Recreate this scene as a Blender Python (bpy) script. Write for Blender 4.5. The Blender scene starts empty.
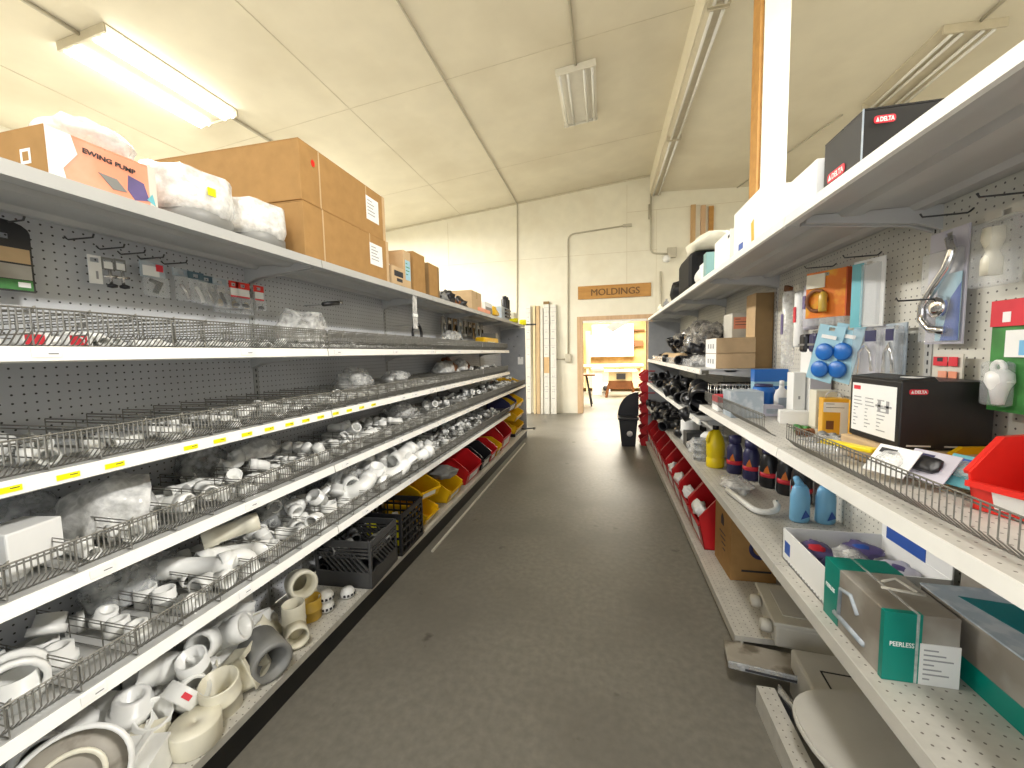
import bpy, bmesh, math, random
from math import pi, sin, cos, radians as R
from mathutils import Vector, Matrix, Euler

S = bpy.context.scene
COL = S.collection
random.seed(7)
CAM_H = 1.4
FPX = 395.0                       # focal length in pixels of the 1024x768 frame

# ------------------------------------------------------------------ camera
def unit(v):
    return Vector(v).normalized()
_y = unit((604 - 512, 351 - 384, FPX))          # aisle direction in camera space (x right, y down, z forward)
_d0 = unit((615 - 512, 5100 - 384, FPX))        # straight down
_d = unit(_d0 - _y * _d0.dot(_y))
_z = -_d
_x = _y.cross(_z)
CM = Matrix((_x, _y, _z))                       # world = CM @ camera
cam_data = bpy.data.cameras.new('camera')
cam_data.sensor_width = 36.0
cam_data.lens = FPX / 1024 * 36.0
cam_data.clip_start = 0.02
cam = bpy.data.objects.new('camera', cam_data)
COL.objects.link(cam)
c0, c1, c2 = CM.col[0], CM.col[1], CM.col[2]
rot = Matrix((c0, -c1, -c2)).transposed()
cam.matrix_world = Matrix.Translation((0, 0, CAM_H)) @ rot.to_4x4()
S.camera = cam

def at(px, py, X=None, Y=None, Z=None):
    """the point of a plane of the room seen at a pixel"""
    r = CM @ Vector((px - 512, py - 384, FPX))
    if X is not None: t = X / r.x
    elif Y is not None: t = Y / r.y
    else: t = (Z - CAM_H) / r.z
    return Vector((r.x * t, r.y * t, CAM_H + r.z * t))

# ------------------------------------------------------------------ world, light, exposure
w = bpy.data.worlds.new('world'); S.world = w; w.use_nodes = True
w.node_tree.nodes['Background'].inputs[0].default_value = (0.92, 0.96, 1.0, 1)
w.node_tree.nodes['Background'].inputs[1].default_value = 0.6
S.view_settings.view_transform = 'Standard'
S.view_settings.look = 'None'
S.view_settings.gamma = 1.0
S.view_settings.use_curve_mapping = False
S.view_settings.exposure = 0.82
S.cycles.use_denoising = True
S.cycles.max_bounces = 8
S.cycles.diffuse_bounces = 4
S.cycles.caustics_reflective = False
S.cycles.caustics_refractive = False
S.cycles.sample_clamp_indirect = 6.0

def area(name, loc, size, power, color, rot=(0, 0, 0)):
    l = bpy.data.lights.new(name, 'AREA'); l.shape = 'RECTANGLE'
    l.size, l.size_y = size; l.energy = power; l.color = color
    o = bpy.data.objects.new(name, l); COL.objects.link(o)
    o.location = loc; o.rotation_euler = rot
    return o
WARM = (1.0, 0.975, 0.93)
area('lit_tubes_left', (-4.8, 3.62, 4.30), (0.5, 1.25), 195, WARM)
area('lit_tubes_left_far', (-4.8, 6.2, 4.28), (0.5, 1.25), 190, WARM)
area('fill_lamp_left_near', (-4.8, 0.6, 4.30), (0.5, 1.25), 85, WARM)  # unseen lamp added as fill, continuing the left row
area('fill_lamp_rear', (-0.33, -0.9, 4.65), (0.5, 1.25), 60, WARM)  # unseen fill lamp added above and behind the camera
area('fill_lamp_right', (3.5, 1.2, 4.3), (0.5, 1.25), 265, WARM)  # unseen fill lamp added to brighten faces turned to the right
area('rear_cool_fill', (-0.5, -2.9, 1.9), (4.6, 3.2), 32, (0.95, 0.97, 1.0), (R(90), 0, 0))  # cool fill lamp added behind the camera; the doorway is assumed
area('workshop_light', (0.3, 12.2, 3.2), (2.2, 3.0), 560, (1.0, 0.93, 0.78))  # lamp added for the bright workshop; no fixture is modelled

# ------------------------------------------------------------------ materials
def mat(name, col, rough=0.5, metal=0.0, var=0.06, scale=12.0, spec=0.5, bump=0.0, trans=0.0, alpha=1.0, emit=0.0):
    m = bpy.data.materials.new(name); m.use_nodes = True
    nt = m.node_tree; b = nt.nodes['Principled BSDF']
    b.inputs['Roughness'].default_value = rough
    b.inputs['Metallic'].default_value = metal
    b.inputs['Specular IOR Level'].default_value = spec
    b.inputs['Transmission Weight'].default_value = trans
    b.inputs['Alpha'].default_value = alpha
    tc = nt.nodes.new('ShaderNodeTexCoord')
    n = nt.nodes.new('ShaderNodeTexNoise'); n.inputs['Scale'].default_value = scale
    n.inputs['Detail'].default_value = 3.0
    nt.links.new(tc.outputs['Object'], n.inputs['Vector'])
    r = nt.nodes.new('ShaderNodeValToRGB')
    lo = [max(0, c * (1 - var)) for c in col]; hi = [min(1, c * (1 + var)) for c in col]
    r.color_ramp.elements[0].position = 0.3; r.color_ramp.elements[1].position = 0.7
    r.color_ramp.elements[0].color = (*lo, 1); r.color_ramp.elements[1].color = (*hi, 1)
    nt.links.new(n.outputs['Fac'], r.inputs['Fac'])
    nt.links.new(r.outputs['Color'], b.inputs['Base Color'])
    if bump:
        bp = nt.nodes.new('ShaderNodeBump'); bp.inputs['Strength'].default_value = bump
        bp.inputs['Distance'].default_value = 0.01
        nt.links.new(n.outputs['Fac'], bp.inputs['Height'])
        nt.links.new(bp.outputs['Normal'], b.inputs['Normal'])
    if emit:
        b.inputs['Emission Color'].default_value = (*col, 1)
        b.inputs['Emission Strength'].default_value = emit
    return m

def holes(m, axes, pitch, radius, dark=(0.05, 0.05, 0.05), stagger=False):
    """a grid of round punched holes over a material, along two object axes"""
    nt = m.node_tree; b = nt.nodes['Principled BSDF']
    src = b.inputs['Base Color'].links[0].from_socket
    tc = nt.nodes.new('ShaderNodeTexCoord'); sx = nt.nodes.new('ShaderNodeSeparateXYZ')
    nt.links.new(tc.outputs['Object'], sx.inputs[0])
    def node(op, a, bb=None):
        k = nt.nodes.new('ShaderNodeMath'); k.operation = op
        for i, v in enumerate((a, bb)):
            if v is None: continue
            if isinstance(v, (int, float)): k.inputs[i].default_value = v
            else: nt.links.new(v, k.inputs[i])
        return k.outputs[0]
    d = []
    for i, ax in enumerate(axes):
        f = node('PINGPONG', node('ADD', sx.outputs[ax], 20 * pitch), pitch / 2)
        f = node('SUBTRACT', pitch / 2, f)
        d.append(node('MULTIPLY', f, f))
    s = node('SQRT', node('ADD', d[0], d[1]))
    k = node('LESS_THAN', s, radius)
    mx = nt.nodes.new('ShaderNodeMixRGB'); mx.inputs[2].default_value = (*dark, 1)
    nt.links.new(k, mx.inputs[0]); nt.links.new(src, mx.inputs[1])
    nt.links.new(mx.outputs[0], b.inputs['Base Color'])
    return m

def two_tone(m, col, scale, lo, hi, detail=4.0, stretch=(1, 1, 1)):
    """blotches of a second colour"""
    nt = m.node_tree; b = nt.nodes['Principled BSDF']
    src = b.inputs['Base Color'].links[0].from_socket
    tc = nt.nodes.new('ShaderNodeTexCoord'); mp = nt.nodes.new('ShaderNodeMapping')
    mp.inputs['Scale'].default_value = stretch
    nt.links.new(tc.outputs['Object'], mp.inputs[0])
    n = nt.nodes.new('ShaderNodeTexNoise'); n.inputs['Scale'].default_value = scale; n.inputs['Detail'].default_value = detail
    nt.links.new(mp.outputs[0], n.inputs['Vector'])
    r = nt.nodes.new('ShaderNodeValToRGB'); r.color_ramp.elements[0].position = lo; r.color_ramp.elements[1].position = hi
    nt.links.new(n.outputs['Fac'], r.inputs['Fac'])
    mx = nt.nodes.new('ShaderNodeMixRGB'); mx.inputs[2].default_value = (*col, 1)
    nt.links.new(r.outputs['Color'], mx.inputs[0]); nt.links.new(src, mx.inputs[1])
    nt.links.new(mx.outputs[0], b.inputs['Base Color'])
    return m

MT = {}
def M(k): return MT[k]
MT['ceiling'] = two_tone(mat('ceiling_paint', (0.80, 0.745, 0.605), 0.75, scale=3, var=0.03, spec=0.2), (0.71, 0.65, 0.51), 0.9, 0.5, 0.75)
MT['wall'] = two_tone(mat('wall_paint', (0.82, 0.785, 0.66), 0.7, scale=5, var=0.03, spec=0.25), (0.74, 0.68, 0.54), 1.1, 0.5, 0.8)
MT['joint'] = mat('board_joint_line', (0.66, 0.60, 0.465), 0.8)  # slightly darker colour of the board joints
MT['floor'] = two_tone(two_tone(mat('concrete', (0.192, 0.18, 0.153), 0.45, scale=30, var=0.12, spec=0.35, bump=0.05), (0.142, 0.132, 0.112), 1.3, 0.45, 0.72), (0.085, 0.077, 0.063), 5.0, 0.68, 0.74)
MT['shelf'] = mat('shelf_enamel', (0.48, 0.48, 0.465), 0.4, var=0.04, scale=8)
MT['deck'] = holes(mat('perforated_deck', (0.56, 0.54, 0.49), 0.45, var=0.08, scale=25), (0, 1), 0.0254, 0.0026, (0.16, 0.14, 0.12))
MT['rail'] = mat('price_rail_white', (0.86, 0.85, 0.80), 0.35, var=0.03)
MT['lip'] = mat('beige_lip', (0.60, 0.58, 0.53), 0.4, var=0.04)
MT['kick'] = mat('black_kick', (0.012, 0.012, 0.012), 0.5)
MT['peg'] = holes(mat('pegboard_grey', (0.57, 0.585, 0.61), 0.6, var=0.05, scale=6), (1, 2), 0.0254, 0.0030, (0.05, 0.05, 0.05))
MT['peg_cream'] = holes(mat('pegboard_cream', (0.66, 0.64, 0.57), 0.6, var=0.05, scale=6), (1, 2), 0.0254, 0.0029, (0.12, 0.11, 0.10))
MT['upright'] = mat('upright_grey', (0.40, 0.41, 0.41), 0.5)
MT['endpanel'] = mat('end_panel_grey', (0.30, 0.31, 0.33), 0.55)
MT['wire'] = mat('zinc_wire', (0.21, 0.203, 0.18), 0.4, 0.35, var=0.15, scale=40)
MT['steel'] = mat('bright_steel', (0.62, 0.62, 0.62), 0.25, 0.9)
MT['chrome'] = mat('chrome', (0.80, 0.80, 0.82), 0.08, 1.0, var=0.02)
MT['pvc'] = mat('white_pvc', (0.86, 0.86, 0.83), 0.32, var=0.04, scale=20)
MT['cream'] = mat('cream_pvc', (0.78, 0.74, 0.60), 0.35, var=0.06, scale=14)
MT['greypvc'] = mat('grey_pvc', (0.22, 0.22, 0.21), 0.45)
MT['black'] = mat('black_plastic', (0.016, 0.016, 0.018), 0.35)
MT['blackmatt'] = mat('black_carton', (0.010, 0.009, 0.009), 0.45)
MT['card'] = mat('kraft_cardboard', (0.39, 0.222, 0.082), 0.8, var=0.07, scale=18, spec=0.2)
MT['cardlight'] = mat('pale_cardboard', (0.56, 0.40, 0.23), 0.8, var=0.06, scale=18, spec=0.2)
MT['carddark'] = mat('brown_cardboard', (0.27, 0.175, 0.08), 0.8, var=0.08, spec=0.2)
MT['tape'] = mat('packing_tape', (0.56, 0.40, 0.20), 0.25, var=0.03)
MT['paper'] = mat('white_paper', (0.88, 0.88, 0.86), 0.6, var=0.02)
MT['board_white'] = mat('printed_white_carton', (0.70, 0.68, 0.62), 0.6, var=0.05)
MT['ink'] = mat('ink', (0.03, 0.03, 0.035), 0.6)
MT['greyink'] = mat('grey_ink', (0.35, 0.35, 0.36), 0.6)
MT['red'] = mat('red_plastic', (0.52, 0.012, 0.016), 0.35, var=0.05)
MT['redbright'] = mat('bright_red_plastic', (0.78, 0.03, 0.02), 0.3, var=0.04)
MT['redink'] = mat('red_ink', (0.70, 0.03, 0.05), 0.5)
MT['yellow'] = mat('yellow_plastic', (0.80, 0.47, 0.005), 0.35, var=0.05)
MT['tag'] = mat('yellow_price_tag', (0.93, 0.86, 0.0), 0.5, var=0.02)
MT['jug'] = mat('yellow_bottle', (0.88, 0.66, 0.01), 0.35, var=0.04)
MT['wood'] = two_tone(mat('pine_wood', (0.60, 0.40, 0.20), 0.6, var=0.06), (0.50, 0.30, 0.13), 3.0, 0.4, 0.7, stretch=(6, 6, 0.4))
MT['trimwood'] = two_tone(mat('door_trim_wood', (0.62, 0.42, 0.25), 0.6, var=0.05), (0.52, 0.33, 0.19), 3.0, 0.4, 0.75, stretch=(6, 6, 0.4))
MT['signwood'] = two_tone(mat('sign_wood', (0.50, 0.255, 0.06), 0.55, var=0.05), (0.42, 0.20, 0.045), 3.0, 0.4, 0.75, stretch=(0.6, 5, 6))
MT['signink'] = mat('sign_lettering', (0.15, 0.075, 0.02), 0.6)
MT['osb'] = two_tone(mat('workshop_board', (0.55, 0.36, 0.14), 0.7, var=0.1), (0.34, 0.20, 0.07), 2.5, 0.4, 0.7)
MT['whiteboard'] = mat('bright_white_board', (0.88, 0.88, 0.86), 0.5, var=0.02)
MT['lightwood'] = mat('light_wood', (0.72, 0.58, 0.34), 0.6, var=0.08)
MT['post'] = two_tone(mat('post_paint', (0.84, 0.81, 0.70), 0.55, var=0.03), (0.70, 0.62, 0.42), 7.0, 0.66, 0.74, stretch=(2, 2, 0.6))
MT['conduit'] = mat('painted_conduit', (0.52, 0.48, 0.38), 0.5, var=0.05)
MT['fixture'] = mat('fixture_white', (0.78, 0.75, 0.66), 0.4, var=0.03)
MT['fixture_tan'] = mat('fixture_tan', (0.60, 0.54, 0.41), 0.45, var=0.05)
MT['tubeoff'] = mat('unlit_tube', (0.86, 0.85, 0.80), 0.2, var=0.02)
MT['tubeon'] = mat('lit_tube', (1.0, 0.97, 0.88), 0.3, var=0.0, emit=8.0)
MT['green'] = mat('green_card', (0.05, 0.22, 0.05), 0.45, var=0.3, scale=18)
MT['teal'] = mat('teal_carton', (0.0, 0.235, 0.18), 0.35, var=0.07, scale=6)
MT['tealdark'] = mat('deep_teal_carton', (0.0, 0.16, 0.18), 0.35, var=0.1, scale=6)
MT['photo'] = two_tone(mat('carton_picture', (0.26, 0.23, 0.19), 0.35, var=0.2, scale=6), (0.44, 0.42, 0.38), 5.0, 0.45, 0.65)
MT['blue'] = mat('blue_plastic', (0.02, 0.16, 0.55), 0.35, var=0.06)
MT['royal'] = mat('royal_blue_ink', (0.03, 0.10, 0.42), 0.45)
MT['skyblue'] = mat('sky_blue_bottle', (0.22, 0.52, 0.80), 0.3, var=0.05)
MT['paleblue'] = mat('pale_blue_card', (0.36, 0.60, 0.72), 0.4, var=0.06)
MT['aqua'] = mat('aqua_card', (0.15, 0.48, 0.55), 0.4)
MT['greyblue'] = two_tone(mat('grey_blue_carton', (0.36, 0.42, 0.48), 0.45, var=0.06), (0.50, 0.54, 0.58), 22.0, 0.5, 0.62)
MT['orange'] = two_tone(mat('orange_card', (0.78, 0.20, 0.02), 0.35, var=0.08), (0.86, 0.42, 0.04), 16.0, 0.5, 0.65)
MT['peach'] = two_tone(mat('peach_print', (0.86, 0.33, 0.20), 0.4, var=0.04), (0.90, 0.42, 0.29), 9.0, 0.5, 0.7)
MT['brick'] = mat('red_orange_side', (0.62, 0.10, 0.02), 0.4)
MT['orangeyel'] = mat('amber_carton', (0.85, 0.45, 0.03), 0.4, var=0.05)
MT['amber'] = mat('amber_plastic', (0.62, 0.40, 0.06), 0.3, var=0.05)
MT['tealgrey'] = mat('teal_grey_carton', (0.20, 0.36, 0.35), 0.5)
MT['hookgrey'] = mat('dark_hook_wire', (0.06, 0.06, 0.06), 0.4, 0.3)
MT['slate'] = mat('slate_blue_card', (0.07, 0.13, 0.17), 0.5)
MT['navy'] = mat('navy', (0.03, 0.03, 0.10), 0.4)
MT['purple'] = mat('purple_print', (0.13, 0.10, 0.25), 0.4, var=0.2)
MT['lavender'] = mat('lavender_carton', (0.60, 0.58, 0.66), 0.45, var=0.03)
MT['brown'] = mat('rust_brown', (0.20, 0.07, 0.02), 0.6, var=0.15)
MT['grime'] = two_tone(mat('dusty_plastic', (0.34, 0.31, 0.26), 0.5, var=0.12), (0.14, 0.12, 0.09), 9.0, 0.5, 0.62)
MT['offwhite'] = mat('offwhite_plastic', (0.66, 0.63, 0.55), 0.4, var=0.05)
MT['lid'] = mat('off_white_lid', (0.62, 0.60, 0.55), 0.35, var=0.04)

def clear_mat(name, col, alpha, rough=0.12):
    """thin clear plastic: partly see-through sheet with a gloss"""
    m = bpy.data.materials.new(name); m.use_nodes = True
    nt = m.node_tree; b = nt.nodes['Principled BSDF']
    b.inputs['Roughness'].default_value = rough
    b.inputs['Base Color'].default_value = (*col, 1)
    b.inputs['Specular IOR Level'].default_value = 0.8
    tc = nt.nodes.new('ShaderNodeTexCoord')
    n = nt.nodes.new('ShaderNodeTexNoise'); n.inputs['Scale'].default_value = 28; n.inputs['Detail'].default_value = 4
    nt.links.new(tc.outputs['Object'], n.inputs['Vector'])
    mr = nt.nodes.new('ShaderNodeMapRange'); mr.inputs[1].default_value = 0.35; mr.inputs[2].default_value = 0.68
    mr.inputs[3].default_value = alpha * 0.5; mr.inputs[4].default_value = min(1, alpha * 1.7)
    nt.links.new(n.outputs['Fac'], mr.inputs[0]); nt.links.new(mr.outputs[0], b.inputs['Alpha'])
    bp = nt.nodes.new('ShaderNodeBump'); bp.inputs['Strength'].default_value = 0.6; bp.inputs['Distance'].default_value = 0.01
    nt.links.new(n.outputs['Fac'], bp.inputs['Height']); nt.links.new(bp.outputs['Normal'], b.inputs['Normal'])
    return m
def blister_mat(name, col, alpha):
    m = mat(name, col, 0.08, var=0.03, scale=4, spec=0.9, bump=0.25, alpha=alpha)
    return m
MT['blister'] = blister_mat('clear_blister', (0.70, 0.72, 0.74), 0.24)
MT['smoke'] = clear_mat('dusty_clear_bag', (0.30, 0.28, 0.25), 0.55)
MT['sack'] = mat('black_sack_film', (0.008, 0.008, 0.009), 0.6, spec=0.15)
MT['film'] = clear_mat('clear_film', (0.86, 0.86, 0.84), 0.42)
MT['bubble'] = clear_mat('bubble_wrap', (0.92, 0.92, 0.90), 0.9, 0.18)
MT['cleargrey'] = clear_mat('grey_clear_plastic', (0.55, 0.57, 0.58), 0.45, 0.2)

# ------------------------------------------------------------------ mesh building
class MB:
    def __init__(self): self.v = []; self.f = []; self.m = []; self.s = []
    def add(self, vs, fs, m=0, smooth=False):
        k = len(self.v); self.v += [tuple(p) for p in vs]
        for f in fs:
            self.f.append(tuple(i + k for i in f)); self.m.append(m); self.s.append(smooth)
        return self
    def box(self, x0, y0, z0, x1, y1, z1, m=0, mx=None):
        x0, x1 = min(x0, x1), max(x0, x1); y0, y1 = min(y0, y1), max(y0, y1); z0, z1 = min(z0, z1), max(z0, z1)
        vs = [Vector(p) for p in ((x0,y0,z0),(x1,y0,z0),(x1,y1,z0),(x0,y1,z0),(x0,y0,z1),(x1,y0,z1),(x1,y1,z1),(x0,y1,z1))]
        if mx: vs = [mx @ p for p in vs]
        return self.add(vs, [(0,3,2,1),(4,5,6,7),(0,1,5,4),(1,2,6,5),(2,3,7,6),(3,0,4,7)], m)
    def cbox(self, x0, y0, z0, x1, y1, z1, c=0.004, m=0, mx=None):
        """box with chamfered edges"""
        bm = bmesh.new()
        bmesh.ops.create_cube(bm, size=1.0)
        bmesh.ops.scale(bm, vec=(abs(x1-x0), abs(y1-y0), abs(z1-z0)), verts=bm.verts)
        bmesh.ops.translate(bm, vec=((x0+x1)/2, (y0+y1)/2, (z0+z1)/2), verts=bm.verts)
        c = min(c, 0.3 * min(abs(x1-x0), abs(y1-y0), abs(z1-z0)))
        bmesh.ops.bevel(bm, geom=bm.edges[:], offset=c, segments=2, profile=0.5, affect='EDGES')
        return self.bm(bm, m, mx)
    def bm(self, bm, m=0, mx=None, smooth=False):
        bm.verts.index_update()
        vs = [(mx @ v.co if mx else v.co.copy()) for v in bm.verts]
        fs = [[v.index for v in f.verts] for f in bm.faces]
        bm.free()
        return self.add(vs, fs, m, smooth)
    def tube(self, pts, r, n=6, m=0, closed=False, r2=None, smooth=True, inner=None, caps=True):
        """swept tube; r a number or one radius per point; inner: radius or radii of a bore, open at both ends"""
        P = [Vector(p) for p in pts]; N = len(P)
        rr = list(r) if hasattr(r, '__len__') else [r] * N
        T = []
        for i in range(N):
            if closed: t = P[(i+1) % N] - P[i-1]
            else: t = P[min(i+1, N-1)] - P[max(i-1, 0)]
            T.append(t.normalized() if t.length > 1e-9 else Vector((0,0,1)))
        up = Vector((0,0,1)) if abs(T[0].z) < 0.9 else Vector((1,0,0))
        u = (up - T[0] * up.dot(T[0])).normalized()
        def rings(rad):
            nonlocal u
            uu = u.copy(); out = []
            for i in range(N):
                uu = (uu - T[i] * uu.dot(T[i])).normalized(); vv = T[i].cross(uu)
                out += [P[i] + (uu * cos(2*pi*k/n) + vv * sin(2*pi*k/n)) * rad[i] for k in range(n)]
            return out
        vs = rings(rr); fs = []
        seg = N if closed else N - 1
        for i in range(seg):
            a, b = i * n, ((i+1) % N) * n
            for k in range(n):
                fs.append((a+k, a+(k+1) % n, b+(k+1) % n, b+k))
        if inner is None:
            if caps and not closed:
                fs.append(tuple(range(n-1, -1, -1))); fs.append(tuple((N-1)*n + k for k in range(n)))
            return self.add(vs, fs, m, smooth)
        ri = list(inner) if hasattr(inner, '__len__') else [inner] * N
        vi = rings(ri); o = len(vs); vs += vi
        for i in range(N - 1):
            a, b = o + i * n, o + (i+1) * n
            for k in range(n):
                fs.append((a+k, b+k, b+(k+1) % n, a+(k+1) % n))
        for a, flip in ((0, True), ((N-1)*n, False)):
            for k in range(n):
                q = (a+k, a+(k+1) % n, o+a+(k+1) % n, o+a+k)
                fs.append(q[::-1] if flip else q)
        return self.add(vs, fs, m, smooth)
    def lathe(self, prof, n=16, m=0, mx=None, smooth=True, sx=1.0, sy=1.0):
        """profile of (radius, z) turned round the z axis"""
        vs = []; fs = []
        for (r, z) in prof:
            for k in range(n):
                p = Vector((r * cos(2*pi*k/n) * sx, r * sin(2*pi*k/n) * sy, z))
                vs.append(mx @ p if mx else p)
        for i in range(len(prof) - 1):
            for k in range(n):
                fs.append((i*n+k, i*n+(k+1) % n, (i+1)*n+(k+1) % n, (i+1)*n+k))
        ring = abs(prof[0][1] - prof[-1][1]) < 1e-6
        if ring and prof[0][0] > 1e-6 and prof[-1][0] > 1e-6: prof_open = True
        else: prof_open = False
        if prof[0][0] > 1e-6 and not prof_open: fs.append(tuple(range(n-1, -1, -1)))
        if prof[-1][0] > 1e-6 and not prof_open: fs.append(tuple((len(prof)-1)*n + k for k in range(n)))
        return self.add(vs, fs, m, smooth)
    def prism(self, poly, axis, a, b, m=0, mx=None):
        """polygon in the plane across an axis (0 x, 1 y, 2 z), pushed from a to b"""
        n = len(poly); vs = []
        for d in (a, b):
            for (p, q) in poly:
                v = Vector((d, p, q) if axis == 0 else (p, d, q) if axis == 1 else (p, q, d))
                vs.append(mx @ v if mx else v)
        fs = [tuple(range(n-1, -1, -1)), tuple(range(n, 2*n))]
        fs += [(i, (i+1) % n, n+(i+1) % n, n+i) for i in range(n)]
        self.add(vs, fs, m); return self
    def blob(self, cx, cy, cz, rx, ry, rz, seed=0, rough=0.18, sub=3, m=0, flat=True, fine=0.0):
        """lumpy rounded mass resting on its flattened underside"""
        from mathutils import noise
        bm = bmesh.new(); bmesh.ops.create_icosphere(bm, subdivisions=sub, radius=1.0)
        off = Vector((seed * 3.7, seed * 1.3, seed * 2.1))
        for v in bm.verts:
            d = 1 + rough * 2 * noise.noise(v.co * 1.6 + off) + rough * noise.noise(v.co * 4.1 + off) + fine * noise.noise(v.co * 11 + off)
            c = v.co * d
            if flat and c.z < -0.55: c.z = -0.55 - (c.z + 0.55) * -0.08
            v.co = Vector((cx + c.x * rx, cy + c.y * ry, cz + c.z * rz))
        return self.bm(bm, m, None, True)
    def mesh(self, name, mats):
        me = bpy.data.meshes.new(name)
        me.from_pydata(self.v, [], self.f)
        for k in mats: me.materials.append(M(k) if isinstance(k, str) else k)
        me.polygons.foreach_set('material_index', self.m)
        me.polygons.foreach_set('use_smooth', self.s)
        me.update()
        bm = bmesh.new(); bm.from_mesh(me); bmesh.ops.recalc_face_normals(bm, faces=bm.faces); bm.to_mesh(me); bm.free()
        return me

def tag(o, label=None, cat=None, group=None, kind=None):
    if label: o['label'] = label
    if cat: o['category'] = cat
    if group: o['group'] = group
    if kind: o['kind'] = kind
    return o
def obj(name, mb, mats=(), parent=None, label=None):
    if isinstance(mats, str): mats = [mats]
    me = mb.mesh(name, mats) if isinstance(mb, MB) else mb
    o = bpy.data.objects.new(name, me); COL.objects.link(o)
    if parent: o.parent = parent
    if label: o['label'] = label
    return o
def thing(name, label, cat, loc=(0, 0, 0), rz=0.0, group=None, rx=0.0, ry=0.0):
    o = bpy.data.objects.new(name, None); COL.objects.link(o)
    o.empty_display_size = 0.05
    o.location = loc; o.rotation_euler = (rx, ry, rz)
    return tag(o, label, cat, group)
def solo(name, mb, mats, label, cat, loc=(0, 0, 0), rz=0.0, group=None, rx=0.0, ry=0.0):
    o = obj(name, mb, mats); o.location = loc; o.rotation_euler = (rx, ry, rz)
    return tag(o, label, cat, group)
def struct(name, mb, mats, parent=None):
    o = obj(name, mb, mats, parent)
    if parent is None: o['kind'] = 'structure'
    return o
def kids(o): return list(o.children)
def dup(root, loc, rot=None, label=None, group=None, scale=None):
    c = root.copy(); COL.objects.link(c); c.location = loc
    if rot is not None: c.rotation_euler = rot
    if scale is not None: c.scale = (scale,) * 3 if isinstance(scale, (int, float)) else scale
    if label: c['label'] = label
    if group: c['group'] = group
    for ch in kids(root):
        k = ch.copy(); COL.objects.link(k); k.parent = c
        for g in kids(ch):
            q = g.copy(); COL.objects.link(q); q.parent = k
    return c
_txt = {}
def letters(parent, s, size, origin, right, up, material, name='lettering', depth=0.0006, align='LEFT', bold=0.0, xs=1.0):
    cu = bpy.data.curves.new('lettering', 'FONT'); cu.body = s; cu.size = size; cu.extrude = depth
    cu.align_x = align; cu.offset = bold; cu.resolution_u = 3
    t = bpy.data.objects.new('lettering_source', cu); COL.objects.link(t)
    bpy.context.view_layer.update()
    me = bpy.data.meshes.new_from_object(t.evaluated_get(bpy.context.evaluated_depsgraph_get()))
    bpy.data.objects.remove(t); bpy.data.curves.remove(cu)
    r = Vector(right).normalized(); u = Vector(up).normalized(); n = r.cross(u)
    mx = Matrix((r * xs, u, n)).transposed().to_4x4(); mx.translation = Vector(origin)
    me.transform(mx); me.materials.clear(); me.materials.append(M(material))
    return obj(name, me, [material], parent)

# ================================================================== the room
XL, XR, YB, YF = -7.1, 6.2, -3.0, 9.03          # left wall, right wall, rear, far wall
def zc(x):                                       # ceiling height: two slopes with a step at the ridge
    return 5.05 - 0.097 * (0.95 - x) if x < 0.95 else 4.70 - 0.05 * (x - 0.95)

struct('floor', MB().box(XL, YB, -0.1, XR, 16.0, 0.0), 'floor')
c = MB()
c.prism([(XL, zc(XL)), (0.95, 5.05), (0.95, 5.15), (XL, zc(XL) + 0.1)], 1, YB, YF + 0.1)
c.prism([(0.95, 4.70), (XR, zc(XR)), (XR, zc(XR) + 0.1), (0.95, 5.15)], 1, YB, YF + 0.1)
struct('ceiling', c, 'ceiling')
DX0, DX1, DH = -0.46, 0.90, 2.08                # the doorway
wf = MB()
wf.prism([(XL, 0), (DX0, 0), (DX0, zc(DX0)), (XL, zc(XL))], 1, YF, YF + 0.14)
wf.prism([(DX0, DH), (DX1, DH), (DX1, zc(0.9)), (DX0, zc(DX0))], 1, YF, YF + 0.14)
wf.prism([(DX1, 0), (XR, 0), (XR, zc(XR)), (0.96, 4.70), (0.95, 5.05), (DX1, 5.04)], 1, YF, YF + 0.14)
struct('wall_far', wf, 'wall')
struct('wall_left', MB().box(XL - 0.1, YB, 0, XL, YF, zc(XL) + 0.1), 'wall')
struct('wall_right', MB().box(XR, YB, 0, XR + 0.1, YF, zc(XR) + 0.1), 'wall')
wb = MB()
wb.prism([(XL, 0), (-3.0, 0), (-3.0, 3.6), (2.0, 3.6), (2.0, 0), (XR, 0), (XR, 4.5), (0.95, 5.1), (XL, 4.4)], 1, YB - 0.1, YB)
struct('wall_rear', wb, 'wall')
# joints of the ceiling boards and the wall boards
for i, x in enumerate((-5.9, -3.25)):
    j = MB(); z = zc(x)
    j.box(x - 0.005, YB, z - 0.004, x + 0.005, YF, z + 0.004)
    struct('trim_%d' % (i + 1), j, 'joint')
j = MB()
for y in (1.6, 4.85, 7.3):
    j.prism([(XL, zc(XL) - 0.003), (0.95, 5.047), (0.95, 5.05), (XL, zc(XL))], 1, y - 0.004, y + 0.004)
struct('trim_6', j, 'joint')
j = MB()
j.box(0.478, YF - 0.004, 2.62, 0.486, YF, 4.9); j.box(XL, YF - 0.004, 3.51, 1.1, YF, 3.517)
j.box(0.48, YF - 0.004, 4.33, 4.0, YF, 4.338); j.box(1.08, YF - 0.004, 2.2, 1.086, YF, 4.33); j.box(-3.6, YF - 0.004, 2.5, -3.593, YF, 4.5)
struct('trim_7', j, 'joint')
struct('trim_8', MB().prism([(XL, zc(XL) - 0.03), (0.95, 5.02), (0.95, 5.045), (XL, zc(XL) - 0.005)], 1, YF - 0.03, YF), 'joint')
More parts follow.
